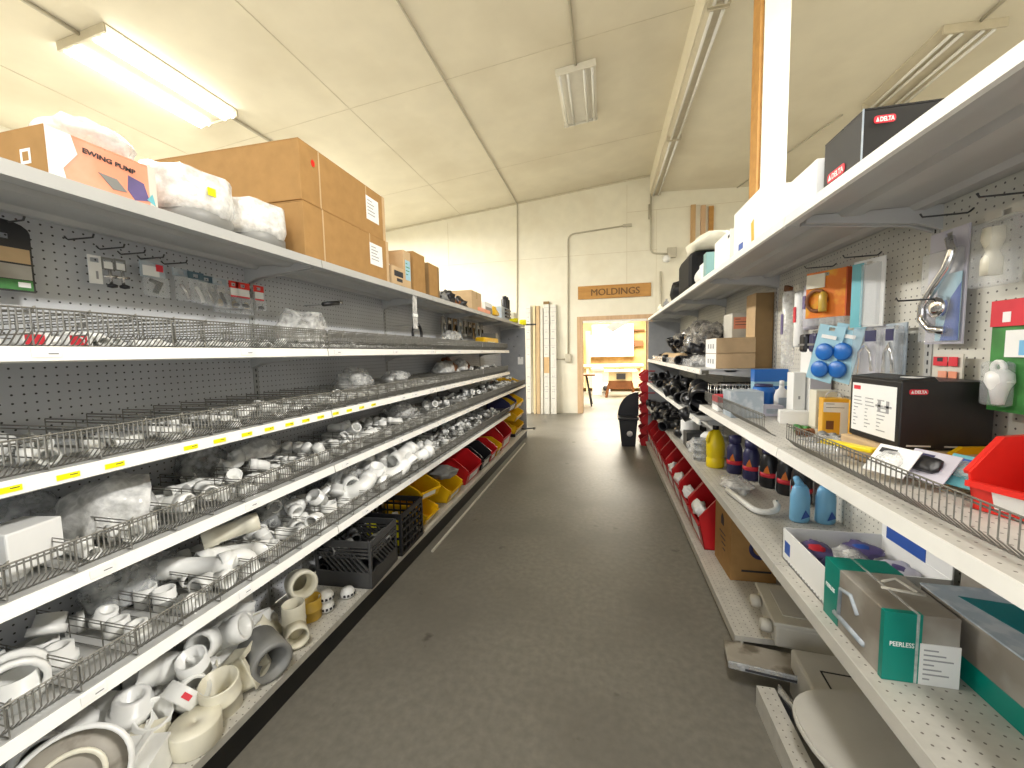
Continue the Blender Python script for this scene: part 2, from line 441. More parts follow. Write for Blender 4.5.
# door casing: wide pine boards with a white head strip
d = MB()
d.box(DX0 - 0.125, YF - 0.025, 0, DX0, YF + 0.16, DH + 0.09); d.box(DX1, YF - 0.025, 0, DX1 + 0.125, YF + 0.16, DH + 0.09)
d.box(DX0, YF - 0.025, DH, DX1, YF + 0.16, DH + 0.09)
struct('trim_9', d, 'trimwood')
struct('trim_10', MB().box(DX0, YF - 0.015, DH - 0.045, DX1, YF + 0.15, DH), 'rail')

# ------------------------------------------------------------------ workshop beyond the doorway
wk = MB(); wk.box(-4.6, 9.17, 0, -4.5, 15, 3.6); wk.box(4.5, 9.17, 0, 4.6, 15, 3.6)
struct('wall_workshop_sides', wk, 'osb')
struct('wall_workshop_end', MB().box(-4.6, 14.9, 0, 4.6, 15.0, 3.6), 'osb')
struct('ceiling_workshop', MB().box(-4.6, 9.17, 3.5, 4.6, 15, 3.6), 'carddark')
b = MB(); b.box(-0.42, 14.72, 1.95, 1.02, 14.76, 2.34, 1); b.box(-0.5, 14.66, 1.2, 1.02, 14.72, 1.97)
solo('white_board', b, ['whiteboard', 'paleblue'], 'big bright white board on the workshop back wall, seen through the doorway', 'board')
t = thing('workbench', 'long pale wooden workbench against the workshop back wall, under the white board', 'workbench', (0.3, 14.2, 0))
obj('top', MB().cbox(-1.9, -0.35, 0.86, 1.0, 0.4, 0.94), 'lightwood', t)
for lx in (-1.8, -0.9, 0.9):
    obj('leg', MB().box(lx, -0.3, 0, lx + 0.09, -0.2, 0.86), 'lightwood', t)
obj('front_panel', MB().box(-1.6, -0.18, 0.12, 0.95, -0.15, 0.8), 'lightwood', t)
t = thing('table_saw', 'table saw on a splayed brown stand in the workshop, right half of the doorway', 'table saw', (0.48, 12.5, 0))
obj('table', MB().cbox(-0.48, -0.33, 0.77, 0.48, 0.33, 0.82), 'whiteboard', t)
obj('cabinet', MB().cbox(-0.34, -0.28, 0.5, 0.34, 0.28, 0.77), 'lightwood', t)
obj('motor', MB().cbox(-0.12, -0.34, 0.55, 0.14, -0.28, 0.72), 'ink', t)
for sx in (-1, 1):
    for sy in (-1, 1):
        obj('leg', MB().tube([(sx*0.30, sy*0.24, 0.5), (sx*0.42, sy*0.34, 0.0)], 0.035, 4, smooth=False), 'brown', t)
obj('cross_panel', MB().prism([(-0.33, 0.25), (0.33, 0.25), (0.3, 0.5), (-0.3, 0.5)], 1, -0.29, -0.27), 'brown', t)
t = thing('sawhorse', 'dark folding stand just inside the doorway on the left', 'stand', (-0.52, 10.4, 0))
for sx, sy in ((-0.12, -0.2), (0.14, -0.2), (-0.12, 0.2), (0.14, 0.2)):
    obj('leg', MB().tube([(sx*0.5, sy, 0.78), (sx*1.5, sy*1.2, 0)], 0.02, 5), 'ink', t)
obj('top', MB().cbox(-0.28, -0.3, 0.78, 0.3, 0.3, 0.82), 'brown', t)
t = thing('wooden_stand', 'pale wooden box stand on the workshop floor behind the dark folding stand', 'stand', (-0.22, 13.0, 0))
obj('top', MB().cbox(-0.18, -0.25, 0.78, 0.2, 0.25, 0.86), 'lightwood', t)
obj('body', MB().cbox(-0.14, -0.2, 0.0, 0.16, 0.2, 0.78), 'whiteboard', t)
solo('cased_board', MB().box(-0.62, 14.1, 0.94, -0.46, 14.2, 2.1), 'wood', 'upright wooden board leaning at the left end of the workbench', 'board')
solo('roof_brace', MB().prism([(0.05, 2.08), (0.25, 1.93), (1.1, 2.45), (1.1, 2.62), (0.75, 2.45)], 1, 11.5, 11.7), 'greypvc', 'dark sloping brace under the workshop roof, across the top of the doorway', 'brace')
bw = MB(); bw.box(1.02, 14.75, 1.55, 1.35, 14.9, 1.75); bw.box(1.0, 14.75, 2.1, 1.4, 14.9, 2.14)
solo('wall_shelf', bw, 'brown', 'small dark wooden shelf on the workshop wall beside the white board', 'shelf')
t = thing('power_tool', 'small white and dark bench tool on the workshop floor, left of the table saw', 'tool', (0.02, 13.6, 0))
obj('body', MB().cbox(-0.14, -0.15, 0, 0.18, 0.15, 0.34, 0.03), 'whiteboard', t)
obj('motor', MB().lathe([(0.09, 0), (0.09, 0.06), (0.05, 0.08)], 12, mx=Matrix.Translation((0.03, -0.15, 0.17)) @ Matrix.Rotation(R(90), 4, 'X')), 'ink', t)

# ------------------------------------------------------------------ post, conduits, sign
px = MB(); px.box(1.085, 3.24, 0, 1.245, 3.40, zc(1.1) + 0.0, 0)
po = solo('support_post', px, ['post'], 'tall scuffed white square post rising behind the right shelving', 'post')
po['kind'] = 'structure'; po.name = 'trim_11'
struct('trim_12', MB().box(1.06, 3.25, 0, 1.084, 3.39, 4.69), 'signwood')
def conduit(pts, r, label):
    return solo('conduit_pipe', MB().tube(pts, r, 8), 'conduit', label, 'pipe')
def elbow_path(pts, rad=0.12, n=5):
    out = [Vector(pts[0])]
    for i in range(1, len(pts) - 1):
        a, b, c = Vector(pts[i-1]), Vector(pts[i]), Vector(pts[i+1])
        p = b + (a - b).normalized() * rad; q = b + (c - b).normalized() * rad
        for k in range(n + 1):
            s = k / n; out.append(p * (1-s)**2 + b * 2*s*(1-s) + q * s*s)
    return out + [Vector(pts[-1])]
conduit(elbow_path([(-1.9, -2.9, zc(-1.9) - 0.018), (-1.9, YF - 0.02, zc(-1.9) - 0.02), (-2.0, YF - 0.02, 0.3)], 0.03), 0.013, 'grey conduit running along the ceiling and straight down the far wall')
conduit([(-0.33, -2.9, zc(-0.33) - 0.018), (-0.33, 5.2, zc(-0.33) - 0.018)], 0.016, 'thin ceiling conduit leading to the unlit light above the aisle')
conduit([(-4.65, 4.35, zc(-4.65) - 0.018), (-4.65, 5.58, zc(-4.65) - 0.018)], 0.018, 'ceiling conduit running on beyond the lit fluorescent light')
conduit([(-4.80, 1.3, zc(-4.8) - 0.018), (-4.80, 2.95, zc(-4.8) - 0.018)], 0.018, 'short stretch of ceiling conduit in front of the lit fluorescent light')
conduit(elbow_path([(-0.79, YF - 0.02, 1.26), (-0.77, YF - 0.02, 3.98), (0.46, YF - 0.02, 4.06)], 0.16), 0.016, 'conduit bent over the doorway sign on the far wall')
solo('conduit_fitting', MB().cbox(0.40, YF - 0.045, 4.03, 0.58, YF, 4.09), 'conduit', 'small fitting at the end of the bent conduit above the sign', 'fitting')
t = thing('junction_box', 'small grey switch box beside the doorway with a stub of conduit', 'switch box', (-0.79, YF, 1.26))
obj('body', MB().cbox(-0.06, -0.06, -0.09, 0.06, 0, 0.09), 'conduit', t); obj('stub', MB().tube([(-0.32, -0.03, -0.02), (-0.05, -0.03, -0.02)], 0.015, 8), 'conduit', t)
conduit(elbow_path([(0.965, YF - 0.03, 4.66), (0.965, YF - 0.03, 3.44), (1.36, YF - 0.03, 3.40)], 0.12), 0.018, 'conduit dropping from the ridge light and turning right to a box on the far wall')
t = thing('wall_lamp', 'small white globe lamp under a grey box on the far wall, above the right shelving', 'lamp', (1.38, YF, 3.40))
obj('box', MB().cbox(-0.08, -0.09, -0.08, 0.09, 0, 0.12), 'conduit', t)
obj('globe', MB().lathe([(0.0, -0.20), (0.06, -0.18), (0.085, -0.11), (0.05, -0.06), (0.03, -0.05)], 14, mx=Matrix.Translation((-0.1, -0.05, 0.02))), 'paper', t)
conduit([(1.17, YF - 0.02, 3.05), (1.2, YF - 0.02, 1.2)], 0.02, 'vertical pipe on the far wall just right of the sign')
conduit([(0.93, YF - 0.015, 4.45), (0.93, YF - 0.015, 4.15)], 0.02, 'short dark pipe stub under the ridge light on the far wall')
for i, (x, lab) in enumerate(((1.79, 'leftmost of three wooden strips high on the far wall'), (1.98, 'middle one of three wooden strips high on the far wall'), (2.13, 'rightmost of three wooden strips high on the far wall'))):
    solo('wooden_strip', MB().box(-0.045, -0.05, 0, 0.045, 0, 2.1 - 0.03 * i), ['wood', 'trimwood', 'signwood'][i], lab, 'wooden strip', (x, YF - 0.0, 2.25), group='wooden strips on the far wall')
t = thing('hanging_sign', 'brown wooden MOLDINGS sign above the doorway on the far wall', 'sign', (0.21, YF, 2.55))
obj('board', MB().cbox(-0.77, -0.03, 0, 0.77, 0, 0.285, 0.006), 'signwood', t)
letters(t, 'MOLDINGS', 0.205, (0.028, -0.0308, 0.070), (1, 0, 0), (0, 0, 1), 'signink', align='CENTER', depth=0.003, xs=1.0)
letters(t, 'MOLDINGS', 0.205, (0.02, -0.031, 0.068), (1, 0, 0), (0, 0, 1), 'signink', align='CENTER', depth=0.003, bold=0.0, xs=1.0)

# ------------------------------------------------------------------ fluorescent lights on the ceiling
def strip_light(label, x, y0, y1, pairs, lit, group=None, wid=0.5, twin=0.055, slope=None, drop=0.0, body='fixture'):
    z = zc(x) - drop
    t = thing('ceiling_light', label, 'ceiling light', (x, (y0 + y1) / 2, z), group=group, ry=0 if slope is None else slope)
    L = (y1 - y0) / 2
    obj('housing', MB().prism([(-wid*0.5, -0.012), (-wid*0.28, -0.06), (wid*0.28, -0.06), (wid*0.5, -0.012), (wid*0.5, 0), (-wid*0.5, 0)], 1, -L + .006, L - .006), body, t)
    for e in (-L, L - 0.02):
        obj('end_cap', MB().box(-wid*0.5, e, -0.085, wid*0.5, e + 0.02, -0.003), body, t)
    for cx in pairs:
        for s in (-1, 1):
            mb = MB(); mb.tube([(cx + s*twin, -L + 0.03, -0.085), (cx + s*twin, L - 0.03, -0.085)], 0.017, 10)
            obj('tube', mb, 'tubeon' if lit else 'tubeoff', t)
    return t
SL = -math.atan(0.097)
strip_light('lit fluorescent light at upper left, blazing white', -4.8, 2.95, 4.33, (-0.19, 0.19), True, 'fluorescent ceiling lights', wid=0.62, slope=SL, twin=0.06, body='fixture_tan')
strip_light('unlit fluorescent light in mid ceiling above the aisle', -0.34, 5.2, 6.38, (-0.15, 0.15), False, 'fluorescent ceiling lights', slope=SL, twin=0.05)
strip_light('unlit fluorescent light at upper right above the black box', 3.58, 5.10, 6.40, (-0.13, 0.13), False, 'fluorescent ceiling lights', wid=0.52, slope=math.atan(0.05), twin=0.045, body='fixture_tan')
strip_light('unseen fluorescent fill light added behind the viewer over the aisle', -0.33, -1.5, -0.3, (-0.15, 0.15), True, 'fluorescent ceiling lights', slope=SL)  # unseen fixture added to carry the rear fill lamp
strip_light('second lit fluorescent light of the left row, behind the big cardboard boxes', -4.8, 5.6, 6.8, (-0.17, 0.17), True, 'fluorescent ceiling lights', slope=SL)
strip_light('unseen fluorescent fill light added over the right shelving beside the viewer', 3.5, 0.6, 1.8, (-0.13, 0.13), True, 'fluorescent ceiling lights', slope=math.atan(0.05))  # unseen fixture added over the right-hand fill lamp
strip_light('unseen fluorescent fill light added to the left row beside the viewer', -4.8, 0.0, 1.2, (-0.17, 0.17), True, 'fluorescent ceiling lights', slope=SL)  # unseen fixture added for the near fill lamp on the left
k = 0
for y0, y1, lab in ((1.9, 4.33, 'nearest unit of the long unlit light row under the ridge'), (4.36, 6.75, 'middle unit of the long unlit light row under the ridge'), (6.78, 9.0, 'last unit of the long unlit light row, meeting the far wall')):
    strip_light(lab, 1.06, y0, y1, (0.0,), False, 'light row under the ridge', wid=0.2, twin=0.05, body='fixture_tan')
conduit([(3.6, 2.0, zc(3.6) - 0.02), (3.6, 5.08, zc(3.6) - 0.02)], 0.016, 'conduit along the right ceiling leading to the unlit light there')
conduit([(3.2, 6.6, zc(3.2) - 0.02), (2.6, 9.0, zc(2.6) - 0.02)], 0.01, 'thin cable along the right ceiling behind the post')

# ================================================================== left shelving run
LF, LB = -1.25, -1.66                            # front edge, back panel
ZL = {'top': 1.838, 's4': 1.436, 's3': 1.148, 's2': 0.885, 's1': 0.587}
SEC = [-0.805, 0.395, 1.595, 2.795, 3.995, 5.195, 6.33]
gl = thing('shelving_run', 'long grey pegboard shelving run on the left of the aisle, five tiers', 'shelving', (0, 0, 0))

def shelf_mesh(sgn, xf, xb, y0, y1, z, hats=True):
    """pressed steel shelf: deck, folded front lip, two stiffening channels under it"""
    m = MB()
    m.box(xf, y0 + 0.002, z - 0.008, xb + sgn * 0.012, y1 - 0.002, z, 0)
    m.box(xf, y0 + 0.002, z - 0.034, xf + sgn * 0.006, y1 - 0.002, z - 0.008, 0)
    m.box(xf + sgn * 0.006, y0 + 0.002, z - 0.034, xf + sgn * 0.03, y1 - 0.002, z - 0.031, 0)
    if hats:
        d = abs(xb - xf)
        for a, b_ in ((0.32, 0.52), (0.78, 0.92)):
            x0, x1 = xf + sgn * d * a, xf + sgn * d * b_
            m.prism([(x0, z - 0.008), (x0 + sgn * 0.015, z - 0.022), (x1 - sgn * 0.015, z - 0.022), (x1, z - 0.008)], 1, y0 + 0.01, y1 - 0.01, 0)
    return m
def bracket_mesh(sgn, xf, xb, y, z):
    m = MB()
    m.prism([(xf + sgn * 0.05, z - 0.009), (xf + sgn * 0.05, z - 0.032), (xb - sgn * 0.06, z - 0.062), (xb, z - 0.085), (xb, z - 0.009)], 1, y - 0.006, y + 0.006)
    return m
def price_rail(sgn, xf, y0, y1, z):
    m = MB(); m.prism([(xf, z + 0.001), (xf - sgn * 0.004, z + 0.001), (xf - sgn * 0.009, z - 0.032), (xf, z - 0.036)], 1, y0 + 0.003, y1 - 0.003)
    return m
def price_tag(parent, sgn, xf, y, z, material, wdt=0.042, hgt=0.013, ink=True):
    a = xf - sgn * 0.0083
    m = MB(); m.box(a, y, z - 0.024, a - sgn * 0.0012, y + wdt, z - 0.024 + hgt, 0)
    if ink: m.box(a - sgn * 0.0012, y + wdt * 0.55, z - 0.017, a - sgn * 0.0016, y + wdt * 0.9, z - 0.015, 1)
    obj('price_tag', m, [material, 'ink'], parent)

for i in range(len(SEC) - 1):
    y0, y1 = SEC[i], SEC[i+1]
    obj('back_panel', MB().box(LB - 0.012, y0 + 0.014, 0.14, LB, y1 - 0.014, 1.8295), 'peg', gl)
    bd = obj('base_deck', MB().box(LF, y0 + 0.001, 0.105, LB, y1 - 0.001, 0.135), 'deck', gl)
    obj('kick_plate', MB().box(LF - 0.03, y0, 0.0, LF - 0.015, y1, 0.105), 'kick', gl)
    for key, z in ZL.items():
        if key in ('s4', 's3', 's1') and i == len(SEC) - 2: continue
        sh = obj('shelf', shelf_mesh(-1, LF, LB, y0, y1, z, True), 'shelf', gl)
        if key != 'top':
            obj('price_rail', price_rail(-1, LF, y0, y1, z), 'rail', sh)
        for yy in ((y0 + 0.016, y1 - 0.016)):
            obj('bracket', bracket_mesh(-1, LF, LB, yy, z), 'shelf', sh)
        if key == 's3':
            for ty in (0.457, 0.557, 0.655, 0.747, 0.942, 1.036, 1.139, 1.236, 1.336, 1.426, 1.517, 1.619, 1.722, 1.826, 1.937):
                if y0 <= ty < y1: price_tag(sh, -1, LF, ty - 0.02, z, 'tag')
            for q in range(12):
                ty = 2.2 + q * 0.24 + random.uniform(-0.05, 0.05)
                if y0 <= ty < y1 - 0.05: price_tag(sh, -1, LF, ty, z, 'paper', 0.06, 0.02)
        elif key != 'top':
            for q in range(9):
                ty = 0.6 + q * 0.55 + random.uniform(-0.1, 0.1)
                if y0 <= ty < y1 - 0.05: price_tag(sh, -1, LF, ty, z, 'paper', 0.05, 0.022)
for y in SEC:
    m = MB(); m.box(LB - 0.03, y - 0.014, 0, LB + 0.004, y + 0.014, 1.83, 0)
    for k in range(60):
        z = 0.18 + k * 0.0275
        m.box(LB + 0.004, y - 0.003, z, LB + 0.0045, y + 0.003, z + 0.014, 1)
    obj('upright', m, ['upright', 'ink'], gl)
e = MB(); e.box(LF + 0.0, 6.335, 0.0, LB - 0.03, 6.36, 1.80)
obj('end_panel', e, 'endpanel', gl)

# ------------------------------------------------------------------ wire fences and dividers of the bins
def fence(sgn, xf, y0, y1, z, pitch=0.0109, h=0.086, r=0.0018):
    m = MB(); n = max(1, int((y1 - y0) / pitch))
    xo, xi = xf - sgn * 0.006, xf + sgn * 0.036
    for k in range(n + 1):
        y = y0 + (y1 - y0) * k / n
        m.tube([(xi, y, z + 0.003), (xi - sgn*0.012, y, z + 0.008), (xo, y, z + 0.036), (xo, y, z + h)], r, 4, caps=False, smooth=False)
    for (x, zz) in ((xo, z + h), (xo + sgn * 0.003, z + h - 0.009), (xi, z + 0.003)):
        m.tube([(x, y0, zz), (x, y1, zz)], r * 1.25, 4, smooth=False)
    return m
def divider(sgn, xf, xb, z, h=0.083, r=0.0018):
    m = MB(); xo, xi = xf + sgn * 0.004, xb - sgn * 0.02
    for zz in (0.004, 0.030, 0.054, 0.074, h):
        m.tube([(xo, 0, z + zz), (xi, 0, z + zz)], r, 4, smooth=False)
    for k in range(4):
        x = xo + (xi - xo) * k / 3
        m.tube([(x, 0, z + 0.004), (x, 0, z + h)], r, 4, smooth=False)
    m.tube([(xo, 0, z + h), (xo - sgn * 0.004, 0.006, z + h + 0.008), (xo - sgn * 0.006, 0, z + h - 0.006)], r * 1.3, 4, smooth=False)
    return m
ORD = {'s4': 'upper wire-bin shelf', 's3': 'second wire-bin shelf', 's2': 'third wire-bin shelf', 's1': 'lowest wire-bin shelf'}
BIN_END = {'s4': 5.1, 's3': 5.1, 's2': 6.25, 's1': 5.1}
PITCH = {'s4': 0.0992, 's3': 0.0985, 's2': 0.116, 's1': 0.121}
START = {'s4': 0.629, 's3': 0.631, 's2': 0.659, 's1': 0.643}
BAY = ['first', 'second', 'third', 'fourth', 'fifth']
for key in ('s4', 's3', 's2', 's1'):
    z = ZL[key]
    for i in range(1, len(SEC) - 1):
        y0, y1 = SEC[i] + 0.01, min(SEC[i+1] - 0.01, BIN_END[key])
        if y1 - y0 < 0.2: continue
        solo('wire_fence', fence(-1, LF, y0, y1, z), 'wire', 'wire front fence of the %s, %s bay from the viewer' % (ORD[key], BAY[i-1]), 'wire fence', group='wire fences on the left shelves')
    me = divider(-1, LF, LB, z).mesh('wire_divider', ['wire'])
    y = START[key] - PITCH[key]; 
    while y < BIN_END[key] - 0.05:
        if not any(abs(y - s) < 0.012 for s in SEC):
            o = obj('wire_divider', me); o.location = (0, y, 0)
            tag(o, 'wire divider standing between bins on the left %s' % ORD[key], 'wire divider', 'wire dividers on the %s' % ORD[key])
        y += PITCH[key]

# ================================================================== right shelving run
RF, RB = 0.60, 1.02
YE, YM = 5.85, 2.72                              # far end, change of shelf heights
gr = thing('shelving_run', 'cream pegboard shelving run on the right of the aisle', 'shelving', (0, 0, 0))
RS = [-0.80, 0.373, 1.546, YM, 3.763, 4.806, YE]
for i in range(len(RS) - 1):
    y0, y1 = RS[i], RS[i+1]
    obj('back_panel', MB().box(RB, y0 + 0.014, 0.10, RB + 0.012, y1 - 0.014, 1.8295), 'peg_cream', gr)
    lv = [('top', 1.838), ('c', 0.62)] + ([('main', 1.045)] if y1 <= YM + 0.01 else [('a', 1.272), ('b', 0.946)])
    for key, z in lv:
        sh = obj('shelf', shelf_mesh(1, RF, RB, y0, y1, z), 'shelf' if key in ('top', 'a', 'b') else ['deck'], gr)
        obj('price_rail', price_rail(1, RF, y0, y1, z), 'rail' if key != 'c' else 'lip', sh)  # on the top shelf, added white strip paints in the lit lip
        for yy in ((y0 + 0.016, y1 - 0.016)):
            obj('bracket', bracket_mesh(1, RF, RB, yy, z), 'shelf', sh)
        if key in ('a', 'b'):
            for q in range(5):
                price_tag(sh, 1, RF, y0 + 0.12 + q * 0.19, z, 'paper', 0.07, 0.02)
    if y0 > 1.8 or y0 == 1.546:
        ys = max(y0, 1.88)
        obj('base_deck', MB().box(0.577, ys, 0.075, RB, y1 - 0.001, 0.10), 'deck', gr)
        obj('kick_plate', MB().box(0.60, ys, 0, 0.612, y1, 0.075), 'offwhite', gr)
st = obj('base_rail', MB().box(0.577, -0.8, 0.0, 0.64, 1.62, 0.085), 'deck', gr)
for y in RS:
    m = MB(); m.box(RB - 0.004, y - 0.014, 0, RB + 0.03, y + 0.014, 1.83, 0)
    for k in range(60):
        z = 0.18 + k * 0.0275
        m.box(RB - 0.0045, y - 0.003, z, RB - 0.004, y + 0.003, z + 0.014, 1)
    obj('upright', m, ['shelf', 'ink'], gr)
obj('end_panel', MB().box(RF + 0.01, YE + 0.016, 0, RB + 0.03, YE + 0.032, 1.80), 'endpanel', gr)
for y0, y1, z, lab in ((0.40, 1.55, 1.045, 'wire front fence of the right waist-high shelf, nearest length with curved wires'), (1.75, 2.70, 1.045, 'wire front fence of the right waist-high shelf, far length by the grey-blue carton')):
    solo('wire_fence', fence(1, RF + 0.03, y0, y1, z, 0.0165, 0.088, 0.0016), 'wire', lab, 'wire fence', group='wire fences on the right shelf')

# ================================================================== pipe fittings
def arc(rad, a0, a1, n, plane='xz', c=(0, 0, 0)):
    out = []
    for k in range(n + 1):
        a = R(a0 + (a1 - a0) * k / n); p, q = rad * cos(a), rad * sin(a)
        out.append((c[0] + p, c[1], c[2] + q) if plane == 'xz' else (c[0] + p, c[1] + q, c[2]))
    return out
def f_elbow(r=0.021, n=12, deg=90):
    """quarter bend with a thick socket at each end; lies on the ground"""
    m = MB(); B = r * 1.5
    mid = arc(B, 0, deg, 6, 'xy', (-B, 0, r * 1.15))
    p0 = [(0, -r * 1.5, r * 1.15), (0, -r * 0.35, r * 1.15), (0, -r * 0.33, r * 1.15)]
    a = R(deg); e = Vector(mid[-1]); t = Vector((-sin(a), cos(a), 0))
    p1 = [e + t * r * 0.33, e + t * r * 0.35, e + t * r * 1.5]
    rad = [r * 1.15, r * 1.15, r] + [r] * 7 + [r, r * 1.15, r * 1.15]
    inn = [r * 0.9] * 3 + [r * 0.8] * 7 + [r * 0.9] * 3
    return m.tube(p0 + mid + p1, rad, n, inner=inn)
def f_tee(r=0.021, n=12):
    m = MB(); z = r * 1.15; L = r * 2.3
    m.tube([(-L, 0, z), (-L + r, 0, z), (-L + r * 1.02, 0, z), (L - r * 1.02, 0, z), (L - r, 0, z), (L, 0, z)], [r*1.15, r*1.15, r, r, r*1.15, r*1.15], n, inner=r * 0.88)
    m.tube([(0, -r * 0.6, z), (0, -r * 1.3, z), (0, -r * 1.32, z), (0, -r * 2.3, z)], [r, r, r*1.15, r*1.15], n, inner=r * 0.88)
    return m
def f_coupling(r=0.022, h=0.045, n=14):
    m = MB()
    return m.lathe([(r, 0), (r, h*0.46), (r*1.05, h*0.47), (r*1.05, h*0.53), (r, h*0.54), (r, h), (r*0.86, h), (r*0.86, h*0.1), (0, h*0.1)], n)
def f_cap(r=0.022, h=0.034, n=14):
    m = MB()
    return m.lathe([(r*0.88, 0.0), (r, 0.0), (r, h*0.7), (r*0.92, h*0.88), (r*0.6, h*0.98), (0, h)], n)
def f_adapter(r=0.02, n=12):
    m = MB(); h = r * 2
    m.lathe([(r, 0), (r, h*0.35), (r*1.2, h*0.36), (r*1.2, h*0.58), (r*0.85, h*0.6), (r*0.85, h), (r*0.7, h), (r*0.7, h*0.05), (0, h*0.05)], n)
    for k in range(6):
        a = k * pi / 3
        m.box(-r*0.12, r*1.1, h*0.36, r*0.12, r*1.3, h*0.58, mx=Matrix.Rotation(a, 4, 'Z'))
    return m
def f_wye(r=0.021, n=12):
    m = MB(); z = r * 1.15
    m.tube([(-r*2.2, 0, z), (-r*1.3, 0, z), (-r*1.28, 0, z), (r*1.6, 0, z), (r*1.62, 0, z), (r*2.6, 0, z)], [r*1.15, r*1.15, r, r, r*1.15, r*1.15], n, inner=r * 0.88)
    q = 0.7071
    m.tube([(0, 0, z), (-r*1.3*q, -r*1.3*q*1.4, z), (-r*1.32*q, -r*1.33*q*1.4, z), (-r*2.4*q, -r*2.5*q*1.4, z)], [r, r, r*1.15, r*1.15], n, inner=r * 0.86)
    return m
def f_nipple(r=0.014, L=0.10, n=12):
    return MB().tube([(-L/2, 0, r), (-L/2 + 0.02, 0, r), (L/2 - 0.02, 0, r), (L/2, 0, r)], [r, r*0.98, r*0.98, r], n, inner=r * 0.82)
def f_bush(r=0.024, n=14):
    return MB().lathe([(r, 0), (r, r*0.5), (r*0.82, r*0.52), (r*0.82, r*1.3), (r*0.5, r*1.3), (r*0.5, r*0.1), (0, r*0.1)], n)
FIT = {'elbow_fitting': f_elbow, 'tee_fitting': f_tee, 'coupling_fitting': f_coupling, 'cap_fitting': f_cap, 'threaded_adapter': f_adapter, 'wye_fitting': f_wye, 'pipe_nipple': f_nipple, 'bushing_fitting': f_bush}
WORD = {'elbow_fitting': 'elbow fitting', 'tee_fitting': 'tee fitting', 'coupling_fitting': 'pipe coupling', 'cap_fitting': 'pipe cap', 'threaded_adapter': 'threaded adapter', 'wye_fitting': 'wye fitting', 'pipe_nipple': 'short pipe nipple', 'bushing_fitting': 'reducer bushing'}
FMESH = {k: f().mesh(k, ['pvc']) for k, f in FIT.items()}
SIZE = {'elbow_fitting': 0.062, 'tee_fitting': 0.075, 'coupling_fitting': 0.05, 'cap_fitting': 0.048, 'threaded_adapter': 0.05, 'wye_fitting': 0.09, 'pipe_nipple': 0.06, 'bushing_fitting': 0.052}

def place_fit(kind, loc, sc, rot, shelf_words):
    o = obj(kind, FMESH[kind]); o.location = loc; o.rotation_euler = rot; o.scale = (sc,) * 3
    w_ = WORD[kind]
    return tag(o, 'white plastic %s lying in the wire bins on the left %s' % (w_, shelf_words), 'pipe fitting', '%ss on the left %s' % (w_, shelf_words))

rng = random.Random(11)
FAR = 3.3                                        # beyond it the fittings are too small to tell apart
def fill_bin(key, y0, y1, kind, sc, hmax, depth=(0.03, 0.36), gap=0.0):
    """a jittered heap of one kind of fitting in one bin"""
    z = ZL[key]; s = SIZE[kind] * sc
    nx = max(1, int((depth[1] - depth[0]) / s)); ny = max(1, int((y1 - y0 - 0.01) / s))
    lay = max(1, int(hmax / (s * 0.72)))
    for l in range(lay):
        for a in range(nx - l):
            for b in range(ny):
                if rng.random() < 0.16 + 0.22 * l + gap: continue
                x = LF - depth[0] - 0.03 - (a + 0.5 + 0.5 * l) * s + rng.uniform(-.1, .1) * s
                if x < LB + 0.03: continue
                y = y0 + 0.005 + (b + 0.5) * (y1 - y0 - 0.01) / ny + rng.uniform(-.06, .06) * s
                if l: rot = (rng.uniform(-.7, .7), rng.uniform(-.7, .7), rng.uniform(0, 6.28))
                else: rot = (rng.choice((0, 0, R(90), 0.4)), 0, rng.uniform(0, 6.28))
                dz = 0.0 if rot[0] in (0,) else s * 0.3
                place_fit(kind, (x, y, z + 0.001 + dz + l * s * 0.62), sc, rot, ORD[key])

def far_heap(key, y0, y1, n, hmax, label):
    m = MB()
    kinds = list(FIT)
    protos = {k: FIT[k](n=7) if k not in ('coupling_fitting', 'cap_fitting') else FIT[k](n=7) for k in kinds}
    z = ZL[key]
    for _ in range(n):
        k = rng.choice(kinds); p = protos[k]; sc = rng.uniform(0.7, 1.15)
        t = rng.random()
        mx = Matrix.Translation((LF - 0.05 - 0.33 * rng.random(), y0 + (y1 - y0) * rng.random(), z + 0.012 + hmax * t * t)) @ Euler((rng.uniform(-.6, .6), rng.uniform(-.6, .6), rng.uniform(0, 6.3))).to_matrix().to_4x4() @ Matrix.Scale(sc, 4)
        m.add([mx @ Vector(v) for v in p.v], p.f, 0 if rng.random() < 0.75 else 1, True)
    o = solo('pipe_fittings', m, ['pvc', 'greypvc'], label, 'pipe fittings')
    o['kind'] = 'stuff'

plan = {
 's4': [('threaded_adapter', .62, .03), ('coupling_fitting', .6, .03), ('elbow_fitting', .55, .03), ('tee_fitting', .5, .03), ('bushing_fitting', .6, .03), ('cap_fitting', .62, .03)],
 's3': [('coupling_fitting', 1.0, .07), ('elbow_fitting', .9, .06), ('threaded_adapter', .9, .05), ('pipe_nipple', .9, .05), ('tee_fitting', .8, .06), ('cap_fitting', .9, .06), ('bushing_fitting', .9, .05)],
 's2': [('cap_fitting', 1.2, .10), ('pipe_nipple', 1.2, .07), ('tee_fitting', 1.1, .10), ('elbow_fitting', 1.2, .13), ('wye_fitting', 1.1, .10), ('coupling_fitting', 1.15, .11), ('elbow_fitting', 1.0, .10), ('threaded_adapter', 1.2, .08), ('tee_fitting', 1.0, .10)],
 's1': [('coupling_fitting', 1.7, .14), ('bushing_fitting', 1.6, .12), ('bushing_fitting', 1.35, .10), ('coupling_fitting', 1.4, .10), ('tee_fitting', 1.4, .13), ('elbow_fitting', 1.5, .13), ('coupling_fitting', 1.2, .09), ('wye_fitting', 1.2, .10), ('elbow_fitting', 1.3, .12)],
}
